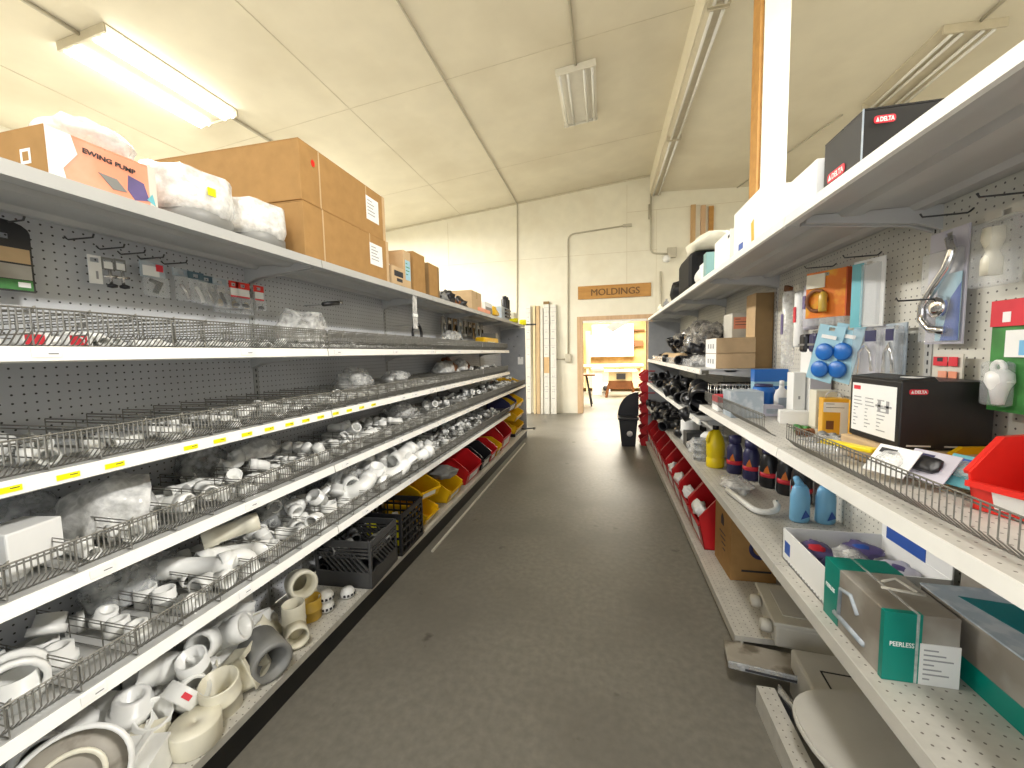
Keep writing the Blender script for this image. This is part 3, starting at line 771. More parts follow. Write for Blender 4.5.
for key in plan:
    y = START[key] - PITCH[key]; i = 0
    while y < FAR:
        kind, sc, h = plan[key][i % len(plan[key])]; i += 1
        if not any(y < s < y + PITCH[key] for s in ()):
            fill_bin(key, y, y + PITCH[key], kind, sc, h, gap={'s4': 0.40, 's3': 0.18, 's2': -0.08, 's1': -0.08}[key])
        y += PITCH[key]
far_heap('s4', FAR, 5.0, 70, 0.05, 'far jumble of small fittings on the left upper wire-bin shelf')
far_heap('s3', FAR, 5.0, 90, 0.06, 'far jumble of white and dark fittings on the left second wire-bin shelf')
far_heap('s2', FAR, 6.1, 230, 0.10, 'far jumble of white fittings on the left third wire-bin shelf')
far_heap('s1', FAR, 5.0, 130, 0.09, 'far jumble of white fittings on the left lowest wire-bin shelf')

# ================================================================== cartons and packs: builders
def carton(name, label, loc, size, material='card', rz=0.0, cat='box', tape=True, group=None, flap=True, rx=0.0):
    """closed carton: body, meeting top flaps, tape strip; loc is the middle of its underside"""
    w_, d_, h_ = size
    t = thing(name, label, cat, loc, rz, group, rx)
    obj('body', MB().cbox(-w_/2, -d_/2, 0, w_/2, d_/2, h_ - (0.004 if flap else 0), 0.003), material, t)
    if flap:
        for s in (-1, 1):
            y0, y1 = (0.0015, d_/2) if s > 0 else (-d_/2, -0.0015)
            obj('flap', MB().box(-w_/2 + 0.001, y0, h_ - 0.004, w_/2 - 0.001, y1, h_), material, t)
    if tape:
        m = MB(); m.box(-w_/2 - 0.0006, -0.025, h_, w_/2 + 0.0006, 0.025, h_ + 0.0008)
        m.box(-w_/2 - 0.0008, -0.025, h_ - 0.07, -w_/2, 0.025, h_ + 0.0008); m.box(w_/2, -0.025, h_ - 0.07, w_/2 + 0.0008, 0.025, h_ + 0.0008)
        obj('tape', m, 'tape', t)
    return t
def sticker(parent, face, size, u0, v0, u1, v1, material, lines=0, name='label', ink='greyink', off=0.0008, seed=1):
    """a printed sheet on one face of a carton of SIZE; face '+x' '-x' '+y' '-y' '+z'; u runs along the horizontal axis, v up"""
    w_, d_, h_ = size; m = MB(); r_ = random.Random(seed)
    def quad(a0, b0, a1, b1, o, mi):
        if face == '+x': m.box(w_/2 + 0.0002, a0, b0, w_/2 + o, a1, b1, mi)
        elif face == '-x': m.box(-w_/2 - o, a0, b0, -w_/2 - 0.0002, a1, b1, mi)
        elif face == '-y': m.box(a0, -d_/2 - o, b0, a1, -d_/2 - 0.0002, b1, mi)
        elif face == '+y': m.box(a0, d_/2 + 0.0002, b0, a1, d_/2 + o, b1, mi)
        else: m.box(a0, b0, h_ + 0.0002, a1, b1, h_ + o, mi)
    quad(u0, v0, u1, v1, off, 0)
    for k in range(lines):
        vv = v1 - (v1 - v0) * (0.16 + 0.72 * k / max(1, lines))
        a = u0 + (u1 - u0) * 0.1; b = a + (u1 - u0) * r_.uniform(0.25, 0.8)
        quad(a, vv - (v1 - v0) * 0.03, b, vv + (v1 - v0) * 0.015, off + 0.0005, 1)
    return obj(name, m, [material, ink], parent)

# ------------------------------------------------------------------ bags of fittings lying on the left shelves
def bag(label, loc, size, seed, material='film', group=None, rough=0.2, inside=None, rz=0.0, name='plastic_bag'):
    t = thing(name, label, 'plastic bag', loc, rz, group)
    sx, sy, sz = size
    obj('film', MB().blob(0, 0, sz * 0.6, sx, sy, sz, seed, rough, 3, fine=0.10), material, t)
    if inside:
        r_ = random.Random(seed); m = MB()
        for q in range(inside[1]):
            p = FIT[inside[0]](n=8)
            a = r_.uniform(0, 6.28); d = 0.62 * math.sqrt(r_.random())
            mx = Matrix.Translation((sx * d * cos(a), sy * d * sin(a), sz * (0.1 + 0.6 * r_.random()))) @ Euler((r_.uniform(0, 3), r_.uniform(0, 3), r_.uniform(0, 6))).to_matrix().to_4x4() @ Matrix.Scale(inside[2], 4)
            m.add([mx @ Vector(v) for v in p.v], p.f, 0, True)
        c_ = obj('contents', m, inside[3] if len(inside) > 3 else 'pvc', t); c_['kind'] = 'stuff'
    return t
zs3, zs2, zs1, zs4 = ZL['s3'], ZL['s2'], ZL['s1'], ZL['s4']
bag('clear bag bulging up over the near bins of the left third wire-bin shelf', (-1.47, 0.86, zs2 + 0.0), (0.13, 0.10, 0.105), 3, 'bubble', inside=('cap_fitting', 14, 0.8))
bag('dim bag at the very back of the nearest bin, left third wire-bin shelf', (-1.57, 0.74, zs2), (0.07, 0.09, 0.10), 5, 'cleargrey')
bag('grey bag leaning on the pegboard behind the white fittings, left third wire-bin shelf', (-1.59, 1.25, zs2 + 0.02), (0.05, 0.09, 0.12), 8, 'cleargrey', inside=('tee_fitting', 8, 0.8, 'greypvc'))
bag('pale bag heaped on fittings in front of the pegboard, third wire-bin shelf', (-1.52, 1.45, zs2 + 0.07), (0.07, 0.09, 0.05), 9, 'bubble')
bag('cloudy bag standing among the bins, left upper wire-bin shelf, near the pegboard seam', (-1.50, 1.73, zs4), (0.10, 0.13, 0.12), 12, 'film', inside=('elbow_fitting', 16, 0.7))
bag('bag of white fittings heaped on the second wire-bin shelf past the pegboard seam', (-1.50, 2.15, zs3 + 0.05), (0.10, 0.14, 0.08), 15, 'film', inside=('tee_fitting', 14, 0.8))
bag('smaller bag beyond the heaped one on the left second wire-bin shelf', (-1.48, 2.62, zs3 + 0.05), (0.09, 0.14, 0.06), 17, 'film', inside=('coupling_fitting', 10, 0.8))
bag('large bag of pale fittings, far part of the left second wire-bin shelf', (-1.52, 3.6, zs3 + 0.05), (0.09, 0.16, 0.09), 19, 'bubble', inside=('coupling_fitting', 10, 0.9))
bag('bag beside the brown lumps, far part of the left second wire-bin shelf', (-1.52, 4.05, zs3 + 0.05), (0.08, 0.10, 0.09), 21, 'bubble')
bag('clear bag in the fifth bay on the left third wire-bin shelf', (-1.5, 2.7, zs2 + 0.05), (0.10, 0.13, 0.07), 23, 'film', inside=('elbow_fitting', 12, 0.9))
bag('grey bag at the back of the lowest wire-bin shelf, behind white elbows', (-1.54, 1.55, zs1 + 0.02), (0.08, 0.12, 0.10), 25, 'cleargrey', inside=('tee_fitting', 8, 0.9, 'pvc'))
bag('dusky bag at the back of the lowest wire-bin shelf, nearest the viewer', (-1.56, 0.95, zs1 + 0.02), (0.07, 0.12, 0.10), 27, 'cleargrey', inside=('coupling_fitting', 10, 1.2, 'pvc'))
bag('white bag of small caps beside the large elbows on the lowest wire-bin shelf', (-1.45, 1.95, zs1 + 0.02), (0.09, 0.12, 0.10), 29, 'film', inside=('cap_fitting', 14, 1.0))
for i, (y, h) in enumerate(((3.78, .11), (4.2, .09))):
    solo('brown_lump', MB().blob(0, 0, h * .5, .07, .12 - .03 * i, h * .9, 40 + i, .25), 'brown', ['taller rust-brown fitting heap between bags, far second wire-bin shelf', 'longer rust-brown fitting heap, farthest on the second wire-bin shelf'][i], 'fittings', (-1.55, y, zs3 + 0.05))
for i, y in enumerate((.665, .745)):
    t = carton('small_pack', ['small red-labelled pack in the nearest bin, left upper wire-bin shelf', 'small red-labelled pack in the second bin, left upper wire-bin shelf'][i], (-1.325, y, ZL['s4'] + .001), (.03, .05, .035), 'paper', tape=False)
    sticker(t, '+x', (.03, .05, .035), -.022, .006, .012, .030, 'redink', 0)
# large white fittings heaped on the lowest wire-bin shelf, half-way along
rb = random.Random(5)
for i in range(13):
    k = ['elbow_fitting', 'tee_fitting', 'elbow_fitting', 'coupling_fitting'][i % 4]
    x = -1.34 - 0.08 * (i % 3); y = 1.88 + 0.055 * i; z = zs1 + 0.02 + 0.07 * (i % 2) + 0.03 * (i > 8)
    o = obj(k, FMESH[k]); o.location = (x, y, z); o.scale = (2.0,) * 3; o.rotation_euler = (rb.uniform(-.5, .9), rb.uniform(-.4, .4), rb.uniform(0, 6.3))
    tag(o, 'big white %s in the heap half-way along the left lowest wire-bin shelf' % WORD[k], 'pipe fitting', 'big white fittings on the left lowest wire-bin shelf')
# single pieces that stand out
def big_pipe(name, label, p0, p1, r, material='cream', wall=0.85):
    p0, p1 = Vector(p0), Vector(p1); d = (p1 - p0)
    m = MB(); m.tube([p0, p0 + d * .25, p0 + d * .26, p0 + d * .74, p0 + d * .75, p1], [r * 1.12, r * 1.12, r, r, r * 1.12, r * 1.12], 18, inner=r * wall)
    return solo(name, m, material, label, 'pipe fitting')
big_pipe('pipe_elbow', 'cream tee-shaped pipe fitting resting on the heap, lowest wire-bin shelf', (-1.46, 1.12, zs1 + .14), (-1.36, 1.27, zs1 + .16), 0.032)
big_pipe('pipe_sleeve', 'long white sleeve lying aslant in the lowest wire-bin shelf', (-1.52, 1.02, zs1 + .08), (-1.31, 1.12, zs1 + .06), 0.034, 'pvc')
big_pipe('pipe_sleeve', 'second white sleeve beside the long one, lowest wire-bin shelf', (-1.50, 1.17, zs1 + .05), (-1.31, 1.27, zs1 + .05), 0.03, 'pvc')
big_pipe('pipe_sleeve', 'white ring standing at the nearest bin of the lowest wire-bin shelf', (-1.40, 0.60, zs1 + .06), (-1.34, 0.57, zs1 + .06), 0.055, 'pvc', 0.88)
solo('fitting_carton', MB().cbox(-.05, -.05, 0, .05, .06, .10, .004), 'paper', 'small plain white carton in the nearest bin, left third wire-bin shelf', 'carton', (-1.37, 0.615, zs2 + .03), 0.2)

def logo(parent, face_x, face_y, size, h, origin, right, up, s='DELTA'):
    """red rounded badge with a white triangle and lettering"""
    r = Vector(right).normalized(); u = Vector(up).normalized(); n = r.cross(u)
    mx = Matrix((r, u, n)).transposed().to_4x4(); mx.translation = Vector(origin)
    W, H = size; pts = []
    c = H * 0.35
    for (cx, cy, a0) in ((W - c, H - c, 0), (c, H - c, 90), (c, c, 180), (W - c, c, 270)):
        for k in range(5):
            a = R(a0 + k * 22.5); pts.append((cx + c * cos(a), cy + c * sin(a)))
    b = obj('badge', MB().prism(pts, 2, 0, 0.0012, 0, mx), 'redink', parent)
    tri = MB()
    x0 = W * 0.08; tw = W * 0.16
    tri.prism([(x0, H * .22), (x0 + tw, H * .22), (x0 + tw * .5, H * .8)], 2, 0.0013, 0.002, 0, mx)
    obj('emblem', tri, 'paper', b)
    t_ = letters(b, s, H * 0.82, mx @ Vector((W * 0.27, H * 0.22, 0.0013)), r, u, 'paper', depth=0.0004, bold=0.0004, xs=(W * 0.66) / (H * 0.82 * 3.05))
    return b
ZT = 1.8388
# ---- top of the left run
P1 = carton('brewing_pump_box', 'orange-printed PUMP carton with brown end, on the top left shelf nearest the viewer', (-1.36, 0.815, ZT), (0.17, 0.235, 0.118), 'peach', tape=False, cat='box', rz=0.0)
obj('brown_end', MB().box(-0.0855, -0.1185, 0.0, 0.0855, -0.1176, 0.118), 'card', P1, 'brown cardboard end')
m = MB(); m.box(0.0, -0.1192, 0.035, 0.035, -0.1187, 0.07); m.box(0.008, -0.1196, 0.042, 0.028, -0.1192, 0.063, 1)
obj('label', m, ['paper', 'card'], P1)
m = MB(); m.prism([(-0.117, 0.0), (-0.085, 0.0), (-0.09, 0.03), (-0.06, 0.075), (-0.07, 0.117), (-0.117, 0.117)], 0, 0.0852, 0.0862)
obj('white_print', m, 'paper', P1)
m = MB(); m.prism([(-.02, 0.05), (0.02, 0.048), (0.042, 0.022), (0.01, 0.018)], 0, 0.0852, 0.0864, 0); m.prism([(0.044, 0.03), (0.048, 0.07), (0.085, 0.062), (0.097, 0.018), (0.06, 0.008)], 0, 0.0852, 0.0864, 1); m.prism([(0.09, 0.02), (0.105, 0.04), (0.112, 0.008)], 0, 0.0864, 0.0872, 2)
obj('pump_picture', m, ['greypvc', 'purple', 'aqua'], P1)
m = MB(); m.box(-0.085, 0.085, 0.0, 0.0866, 0.1176, 0.10); obj('side_print', MB().box(0.0852, 0.098, 0.0, 0.0866, 0.1175, 0.117), 'offwhite', P1)
letters(P1, 'EWING PUMP', 0.0165, (0.0866, -0.05, 0.086), (0, 1, -0.06), (0, 0.06, 1), 'ink', bold=0.0003, xs=1.15)
bag('crumpled clear bag lying on the orange-printed carton, top left shelf', (-1.37, 0.845, ZT + 0.119), (0.085, 0.10, 0.055), 31, 'bubble', rough=0.16)
for i, (y, sx, sy, sz, lab) in enumerate(((1.115, .12, .135, .105, 'bubble-wrapped bundle on the top left shelf, next to the orange-printed carton'), (1.365, .115, .125, .10, 'bubble-wrapped bundle on the top left shelf, touching the big cardboard boxes'))):
    t = thing('wrapped_bundle', lab, 'wrapped bundle', (-1.385, y, ZT), group='bubble-wrapped bundles on the top left shelf')
    m = MB(); m.lathe([(0.93, 0.045), (1.0, 0.09), (1.0, 0.16), (0.97, 0.19), (0.86, 0.2), (0.0, 0.205)], 24, sx=sx, sy=sy)
    m.v = [(a + 0.006 * sin(40 * b + 3 * c_), b + 0.006 * sin(33 * a + 60 * c_), c_ * sz / 0.115 + 0.006 * sin(50 * a + 31 * b)) for a, b, c_ in m.v]
    obj('wrap', m, 'bubble', t)
    obj('dark_base', MB().lathe([(0.86, 0.0), (0.95, 0.008), (0.955, 0.045), (0.90, 0.055)], 24, sx=sx, sy=sy), 'greypvc', t)
    if i == 0: obj('sticker', MB().box(sx * 0.985, -0.03, 0.10, sx * 1.02, -0.005, 0.125), 'tag', t)
def bigbox(z, h, lab, dx, red=False, yaw=0.0):
    size = (0.82, 0.69, h)
    t = carton('cardboard_box', lab, (-1.27 - 0.41 + dx, 1.85, z), size, 'card', yaw, tape=False, group='big cardboard boxes on the top left shelf')
    sticker(t, '+x', size, 0.15, h * 0.30, 0.275, h * 0.80, 'paper', 5, seed=3)
    m = MB(); m.box(0.4102, -0.226, 0.0, 0.4112, -0.218, h); m.box(0.4102, 0.15, h * 0.8, 0.4112, 0.156, h); m.box(0.4102, 0.318, 0, 0.4112, 0.345, h)
    obj('seam_strip', m, 'cardlight', t)
    if red: obj('red_sticker', MB().prism([(-0.262 + 0.012 * cos(k), h * 0.72 + 0.016 * sin(k)) for k in [q * 0.785 for q in range(8)]], 0, 0.4102, 0.4114), 'redbright', t)
    return t
bigbox(ZT, 0.235, 'lower big brown cardboard box with white label, top left shelf', 0.012)
bigbox(ZT + 0.241, 0.254, 'upper big brown cardboard box with a red dot, stacked on the top left shelf', 0.0, True, 0.012)
t = carton('printed_carton', 'low pale carton with dark print beside the big cardboard boxes, top left shelf', (-1.35, 2.30, ZT), (0.2, 0.17, 0.11), 'cardlight', 0, tape=False)
sticker(t, '+x', (0.2, 0.17, 0.11), -0.06, 0.05, 0.05, 0.085, 'ink', 0, name='print'); sticker(t, '+x', (0.2, 0.17, 0.11), -0.03, 0.02, 0.04, 0.04, 'ink', 0, name='print')
solo('paper_sheet', MB().prism([(-0.08, 0.112), (0.09, 0.112), (-0.06, 0.20)], 0, -0.002, 0.0), 'paper', 'white paper flap standing on the low pale carton, top left shelf', 'paper', (-1.33, 2.29, ZT))
for i, (y, d, h, x, lab) in enumerate(((2.47, 0.10, 0.25, -1.34, 'flat cardboard carton with a green label, top left shelf'), (2.63, 0.18, 0.27, -1.33, 'plain upright cardboard carton between two others, top left shelf'), (2.90, 0.2, 0.25, -1.34, 'last upright cardboard carton with an open side, top left shelf'))):
    t = carton('upright_carton', lab, (x - 0.06, y, ZT), (0.24, d, h), ['cardlight', 'card', 'carddark'][i], 0, tape=False, group='upright cartons on the top left shelf')
    if i == 0: sticker(t, '+x', (0.24, d, h), -0.03, 0.06, 0.04, 0.19, 'green' if 0 else 'paleblue', 4, ink='green')
    if i == 2: obj('open_flap', MB().box(0.12, -0.10, 0.01, 0.126, 0.05, 0.245), 'card', t)
# clutter along the far half of the top shelf
for i, (y, h, k) in enumerate(((3.15, .07, 'greypvc'), (3.3, .09, 'black'), (3.45, .06, 'brown'), (3.62, .08, 'black'))):
    t = thing('tool_bundle', ['grey lump of hardware beyond the cartons, top left shelf', 'dark bundle of hardware beyond the cartons, top left shelf', 'reddish bundle in front of the small cardboard box, top left shelf', 'black bundle beside the small cardboard box, top left shelf'][i], 'hardware', (-1.36, y, ZT), 0.3 * i)
    obj('heap', MB().blob(0, 0, h * .45, .08, .066, h * .8, 60 + i, .3), k, t)
    obj('strap', MB().tube([(0.05, -.06, h * .5), (0.03, 0, h * 1.2), (0.05, .08, h * .6)], .008, 6), 'ink', t)
carton('small_carton', 'small cardboard box at the far half of the top left shelf', (-1.42, 3.92, ZT), (0.3, 0.32, 0.19), 'cardlight')
t = carton('white_carton', 'white and grey carton in front of the small cardboard box, top left shelf', (-1.34, 4.35, ZT), (0.14, 0.30, 0.13), 'paper', tape=False); sticker(t, '+x', (0.14, 0.3, 0.13), -0.12, 0.01, 0.14, 0.08, 'greypvc', 0, name='print')
carton('pink_carton', 'low pinkish carton lying before the yellow bottle, top left shelf', (-1.30, 4.15, ZT), (0.1, 0.4, 0.04), 'peach', tape=False, flap=False)
solo('yellow_pack', MB().blob(0, 0, .05, .06, .16, .065, 70, .2), 'yellow', 'bright yellow pack lying on the far part of the top left shelf', 'pack', (-1.31, 4.62, ZT))
t = carton('grey_case', 'grey case with dark slats, far end of the top left shelf', (-1.38, 5.15, ZT), (0.22, 0.42, 0.16), 'greyblue', tape=False)
for k in range(3): obj('slat', MB().box(0.1102, -0.05 + 0.0, 0.03 + 0.045 * k, 0.135, 0.2, 0.05 + 0.045 * k), 'black', t)
for i, y in enumerate((5.62, 5.74)):
    t = thing('dark_can', ['first of two tall dark cans on the grey case end, top left shelf', 'second of two tall dark cans on the grey case end, top left shelf'][i], 'can', (-1.40, y, ZT), group='dark cans on the top left shelf')
    obj('body', MB().lathe([(.045, 0), (.05, .01), (.05, .33), (.045, .34)], 14), 'black', t); obj('cap', MB().lathe([(.03, .34), (.03, .38), (0, .385)], 12), 'ink', t)
carton('tan_carton', 'tan carton standing behind the yellow-handled tool, far end of the top left shelf', (-1.40, 5.98, ZT), (0.16, 0.2, 0.17), 'offwhite', tape=False)
solo('glove_pack', MB().blob(0, 0, .03, .07, .1, .045, 75, .25), 'tag', 'small yellow-green pack before the tan carton, top left shelf', 'pack', (-1.31, 5.78, ZT))
t = thing('hand_saw', 'yellow-handled tool with dark blade poking over the end of the top left shelf', 'tool', (-1.29, 6.25, ZT), 0.2)
obj('handle', MB().cbox(-.03, -.05, .0, .08, .07, .085, .02), 'tag', t); obj('blade', MB().box(.02, .06, .0, .24, .075, .025), 'black', t)

# ---- things hanging on the pegboard below the top shelf
def hook(label, x, y, z, sgn, L=0.11, group=None):
    m = MB(); m.tube([(0, 0, 0.012), (sgn * 0.008, 0, 0.004), (sgn * 0.015, 0, 0), (sgn * L, 0, -0.002), (sgn * (L + 0.006), 0, 0.008)], 0.0026, 6)
    return solo('hanging_hook', m, 'hookgrey', label, 'peg hook', (x, y, z), group=group)
lh = [(0.93, 1.785), (1.01, 1.775), (1.07, 1.772), (1.13, 1.77), (1.21, 1.768), (0.78, 1.79)]
for i, (y, z) in enumerate(lh):
    hook('empty wire peg hook under the top left shelf', LB, y, z, 1, 0.12, 'empty peg hooks on the left pegboard')
def hung_card(label, x, y, z, w_, h_, material, face=1, group=None, hookx=True, name='hanging_pack', bubble=None, tilt=0.0, thick=0.004, rz=0.0):
    """a card hung on the pegboard by its top edge; x its plane, y and z its top middle, its face towards the aisle"""
    t = thing(name, label, 'hanging pack', (x, y, z), rz, group, rx=tilt)
    m = MB(); m.box(-thick, -w_/2, -h_, 0, -0.012, 0) ; m.box(-thick, 0.012, -h_, 0, w_/2, 0); m.box(-thick, -0.012, -h_, 0, 0.012, -0.022); m.box(-thick, -0.012, -0.008, 0, 0.012, 0)
    if face < 0: m.v = [(-a, b, c_) for a, b, c_ in m.v]
    obj('card', m, material, t)
    return t
def on_card(t, face, y0, z0, y1, z1, material, name='print', d0=0.0002, d1=0.001):
    return obj(name, MB().box(face * d0, y0, z0, face * d1, y1, z1), material, t)
x = -1.60
t = hung_card('dark arched pack with mottled picture hanging at the left edge, under the top left shelf', x, 0.765, 1.765, 0.11, 0.165, 'black', name='hanging_pack')
obj('arched_top', MB().prism([(-0.055 * cos(k * pi / 8), 0.03 * sin(k * pi / 8)) for k in range(9)], 0, -0.004, 0.0), 'black', t)
on_card(t, 1, -0.055, -0.085, 0.05, -0.045, 'cardlight'); on_card(t, 1, -0.055, -0.13, 0.05, -0.09, 'photo'); on_card(t, 1, -0.055, -0.16, 0.05, -0.132, 'green'); on_card(t, 1, 0.02, -0.152, 0.045, -0.138, 'paper', 'label', .001, .0016)
t = hung_card('small plain white card hanging on the left pegboard', x, 0.965, 1.742, 0.034, 0.09, 'paper'); on_card(t, 1, 0.0, -0.075, 0.006, -0.05, 'greyink')
for i, (y, z) in enumerate(((1.0, 1.742), (1.035, 1.744))):
    t = hung_card(['first of two black-headed brass plugs on small cards, left pegboard', 'second of two black-headed brass plugs on small cards, left pegboard'][i], x, y, z, 0.032, 0.04, 'greypvc', group='black-headed plugs on the left pegboard')
    on_card(t, 1, -0.012, -0.036, 0.012, -0.014, 'paper')
    obj('stem', MB().tube([(0.006, 0, -0.04), (0.006, 0, -0.085)], 0.005, 8), 'steel', t)
    obj('collar', MB().tube([(0.006, -0.018, -0.065), (0.006, 0.018, -0.06)], 0.005, 8), 'steel', t)
    obj('knob', MB().lathe([(.004, .008), (.014, .003), (.013, -.005), (0, -.008)], 12, mx=Matrix.Translation((0.006, 0.003, -0.092))), 'black', t)
t = hung_card('clear pack with grey-blue header and black nozzle, left pegboard', x, 1.135, 1.755, 0.082, 0.055, 'greyblue')
on_card(t, 1, -0.034, -0.05, 0.02, -0.014, 'paper'); on_card(t, 1, 0.01, -0.03, 0.034, -0.005, 'redink', d1=.0014)
obj('pouch', MB().cbox(-.002, -.041, -.125, .022, .041, -.055, .008), 'blister', t); obj('nozzle', MB().tube([(.01, -.02, -.066), (.01, .012, -.074), (.01, -.005, -.11)], [.006, .012, .009], 8), 'black', t)
for i, y in enumerate((1.235, 1.285, 1.335, 1.385)):
    t = hung_card(['first', 'second', 'third', 'last'][i] + ' of four clear packs with blue-grey header beside the red-topped packs, left pegboard', x + 0.01 * (i % 2), y, 1.752 - 0.004 * i, 0.062, 0.028, 'slate' if i in (1, 2) else 'greyblue', group='blue-grey clear packs on the left pegboard')
    obj('pouch', MB().cbox(-.002, -.031, -.125, .02, .031, -.03, .008), 'blister', t)
    obj('part_inside', MB().tube([(.009, -.012, -.06), (.009, .006, -.09), (.009, .014, -.118)], .007, 8), ['steel', 'paper', 'steel', 'black'][i], t)
for i, (y, w_) in enumerate(((1.455, .045), (1.50, .07), (1.585, .055))):
    t = hung_card(['narrow', 'middle', 'farthest'][i] + ' red-topped clear pack on the left pegboard', x + .005, y, 1.742, w_, 0.03, 'redbright', group='red-topped packs on the left pegboard')
    on_card(t, 1, -w_ * .42, -0.062, w_ * .42, -0.03, 'paper'); on_card(t, 1, -w_ * .45, -0.07, w_ * .45, -0.062, 'redink')
    obj('pouch', MB().cbox(-.003, -w_ / 2, -.12, .016, w_ / 2, -.07, .007), 'blister', t)
    obj('part_inside', MB().blob(.006, 0, -.105, .008, w_ * .33, .011, 80 + i, .1, 2), 'black', t)
for i, y in enumerate((1.40, 1.47, 1.53)):
    t = hung_card('clear pack hanging low behind the red-topped packs, left pegboard', x - .02, y, 1.70, 0.06, 0.015, 'offwhite', group='low clear packs on the left pegboard')
    obj('pouch', MB().cbox(-.003, -.03, -.10, .015, .03, -.015, .007), 'blister', t); obj('part_inside', MB().blob(.005, 0, -.06, .008, .014, .02, 84 + i, .15, 2), 'amber', t)
t = thing('hanging_tool', 'short black tube-shaped tool hanging under the top left shelf past the pegboard seam', 'tool', (-1.46, 1.93, 1.69), 0.0)
obj('grip', MB().tube([(0, -.075, -.01), (0, .05, .012)], .012, 10), 'black', t); obj('ring', MB().tube([(0, .052, .012), (0, .075, .016)], .013, 10), 'steel', t)
obj('hook', MB().tube([(-.19, .01, 0), (-.02, .01, 0)], .003, 6), 'upright', t)
t = thing('hanging_strip', 'clear strip hanging from the edge of the top left shelf with a black ring behind', 'clip strip', (-1.262, 2.52, 1.80))
obj('strip', MB().box(-.002, -.03, -.22, .002, .03, 0.03), 'film', t); obj('clip', MB().box(-.004, -.03, -.14, .006, .03, -.12), 'paper', t)
t = thing('hanging_coil', 'black coil hanging behind the clear strip, under the top left shelf', 'coil', (-1.45, 2.92, 1.56))
obj('coil', MB().tube([(0, .075 * cos(k * pi / 10), .085 * sin(k * pi / 10)) for k in range(20)], .012, 8, closed=True), 'black', t); obj('hook', MB().tube([(-.21, 0, .075), (.02, 0, .075)], .003, 6), 'upright', t)
for i in range(9):
    y = 3.75 + i * 0.16
    t = hung_card('dark tool pack in the row hanging under the far part of the top left shelf', -1.57, y, 1.78, 0.10, 0.20 - .02 * (i % 3), ['greypvc', 'black', 'carddark', 'greyblue'][i % 4], group='dark tool packs under the far top left shelf')
    on_card(t, 1, -.03, -.06, .03, -.03, 'offwhite' if i % 2 else 'greyink')
    obj('tool', MB().tube([(.01, 0, -.07), (.01, .01, -.17 + .02 * (i % 3))], .009, 8), 'steel' if i % 3 == 0 else 'black', t)
t = thing('yellow_tray', 'long yellow pack lying on the far end of the left upper wire-bin shelf', 'pack', (-1.37, 4.62, ZL['s4'] + 0.05))
obj('body', MB().cbox(-.06, -.32, 0, .06, .28, .10, .02), 'yellow', t); obj('label', MB().box(.06, -.2, .02, .0612, .1, .05), 'paper', t)
bag('clear bag with a white corner, far part of the left upper wire-bin shelf', (-1.42, 3.55, ZL['s4'] + .02), (0.08, 0.12, 0.11), 33, 'film')
carton('dark_case', 'dark case at the far end of the left upper wire-bin shelf', (-1.45, 4.98, ZL['s4'] + .001), (0.2, 0.13, 0.22), 'greypvc', tape=False)

# ================================================================== left base deck: large fittings
BZ = 0.136
def ring_piece(name, label, loc, r, h, rx=0.0, ry=0.0, rz=0.0, material='pvc', wall=0.88, floor=True, mid=True, cat='pipe fitting', n=28, sticker_=False, lip=1.04):
    """short hollow plastic collar or cup; loc is the middle of its underside"""
    t = thing(name, label, cat, loc, rz, None, rx, ry)
    prof = [(r * 0.97, 0), (r, 0.004), (r, h * .44)]
    if mid: prof += [(r * lip, h * .45), (r * lip, h * .52), (r, h * .53)]
    prof += [(r, h - .004), (r * .98, h), (r * wall, h), (r * wall * .98, h * .12)]
    prof += [(0, h * .12)] if floor else [(r * wall * .98, 0.0)]
    m = MB(); m.lathe(prof, n); obj('body', m, material, t)
    if sticker_: obj('sticker', MB().box(r * .99, -.014, h * .35, r * 1.05, .014, h * .7), 'redink', t, 'red sticker')
    return t
def P(px, py, z=BZ): return at(px, py, Z=z)
t = thing('pipe_flange', 'very large white and grey ring at the near end of the left base deck', 'pipe fitting', (-1.42, 0.68, 0.255), 0.0)
t.rotation_euler = Vector((1.3, -0.75, 0.9)).to_track_quat('Z', 'Y').to_euler()
obj('rim', MB().lathe([(.118, -.02), (.13, -.02), (.132, .03), (.122, .034), (.118, .03), (.118, -.02)], 36), 'pvc', t)
obj('web', MB().lathe([(.0, -.02), (.06, -.018), (.119, -.012), (.119, .0), (.062, .0), (.0, -.006)], 36), 'grime', t)
obj('inner_ring', MB().lathe([(.066, .0), (.078, .0), (.078, .018), (.066, .018), (.066, .0)], 32), 'cream', t)
obj('stand', MB().lathe([(.07, -.13), (.075, -.12), (.075, -.03), (.0, -.03)], 24), 'pvc', t)
ring_piece('cap_piece', 'upside-down wide cream cap on the left base deck, beside the deck edge', P(197, 742), .072, .075, material='cream', floor=True, mid=False, wall=.1)
ring_piece('collar_fitting', 'tilted white cap with a red sticker, left base deck', P(176, 735) + Vector((-.02, .02, .085)), .062, .05, R(-55), R(28), 0.2, 'pvc', sticker_=False, mid=False)
def red_sticker(o, centre, r, w_=.03, h_=.016):
    """a small red price sticker on the side of a round piece that faces the aisle"""
    bpy.context.view_layer.update()
    d = (o.matrix_world.inverted() @ Vector((0.2, 0.0, 1.0))) - Vector(centre); a = math.atan2(d.y, d.x)
    mx = Matrix.Translation(centre) @ Matrix.Rotation(a, 4, 'Z')
    obj('sticker', MB().box(r, -w_/2, -h_/2, r + .0015, w_/2, h_/2, 0, mx), 'redink', o, 'red price sticker')
red_sticker(bpy.data.objects['collar_fitting'], (0, 0, .027), .0615)
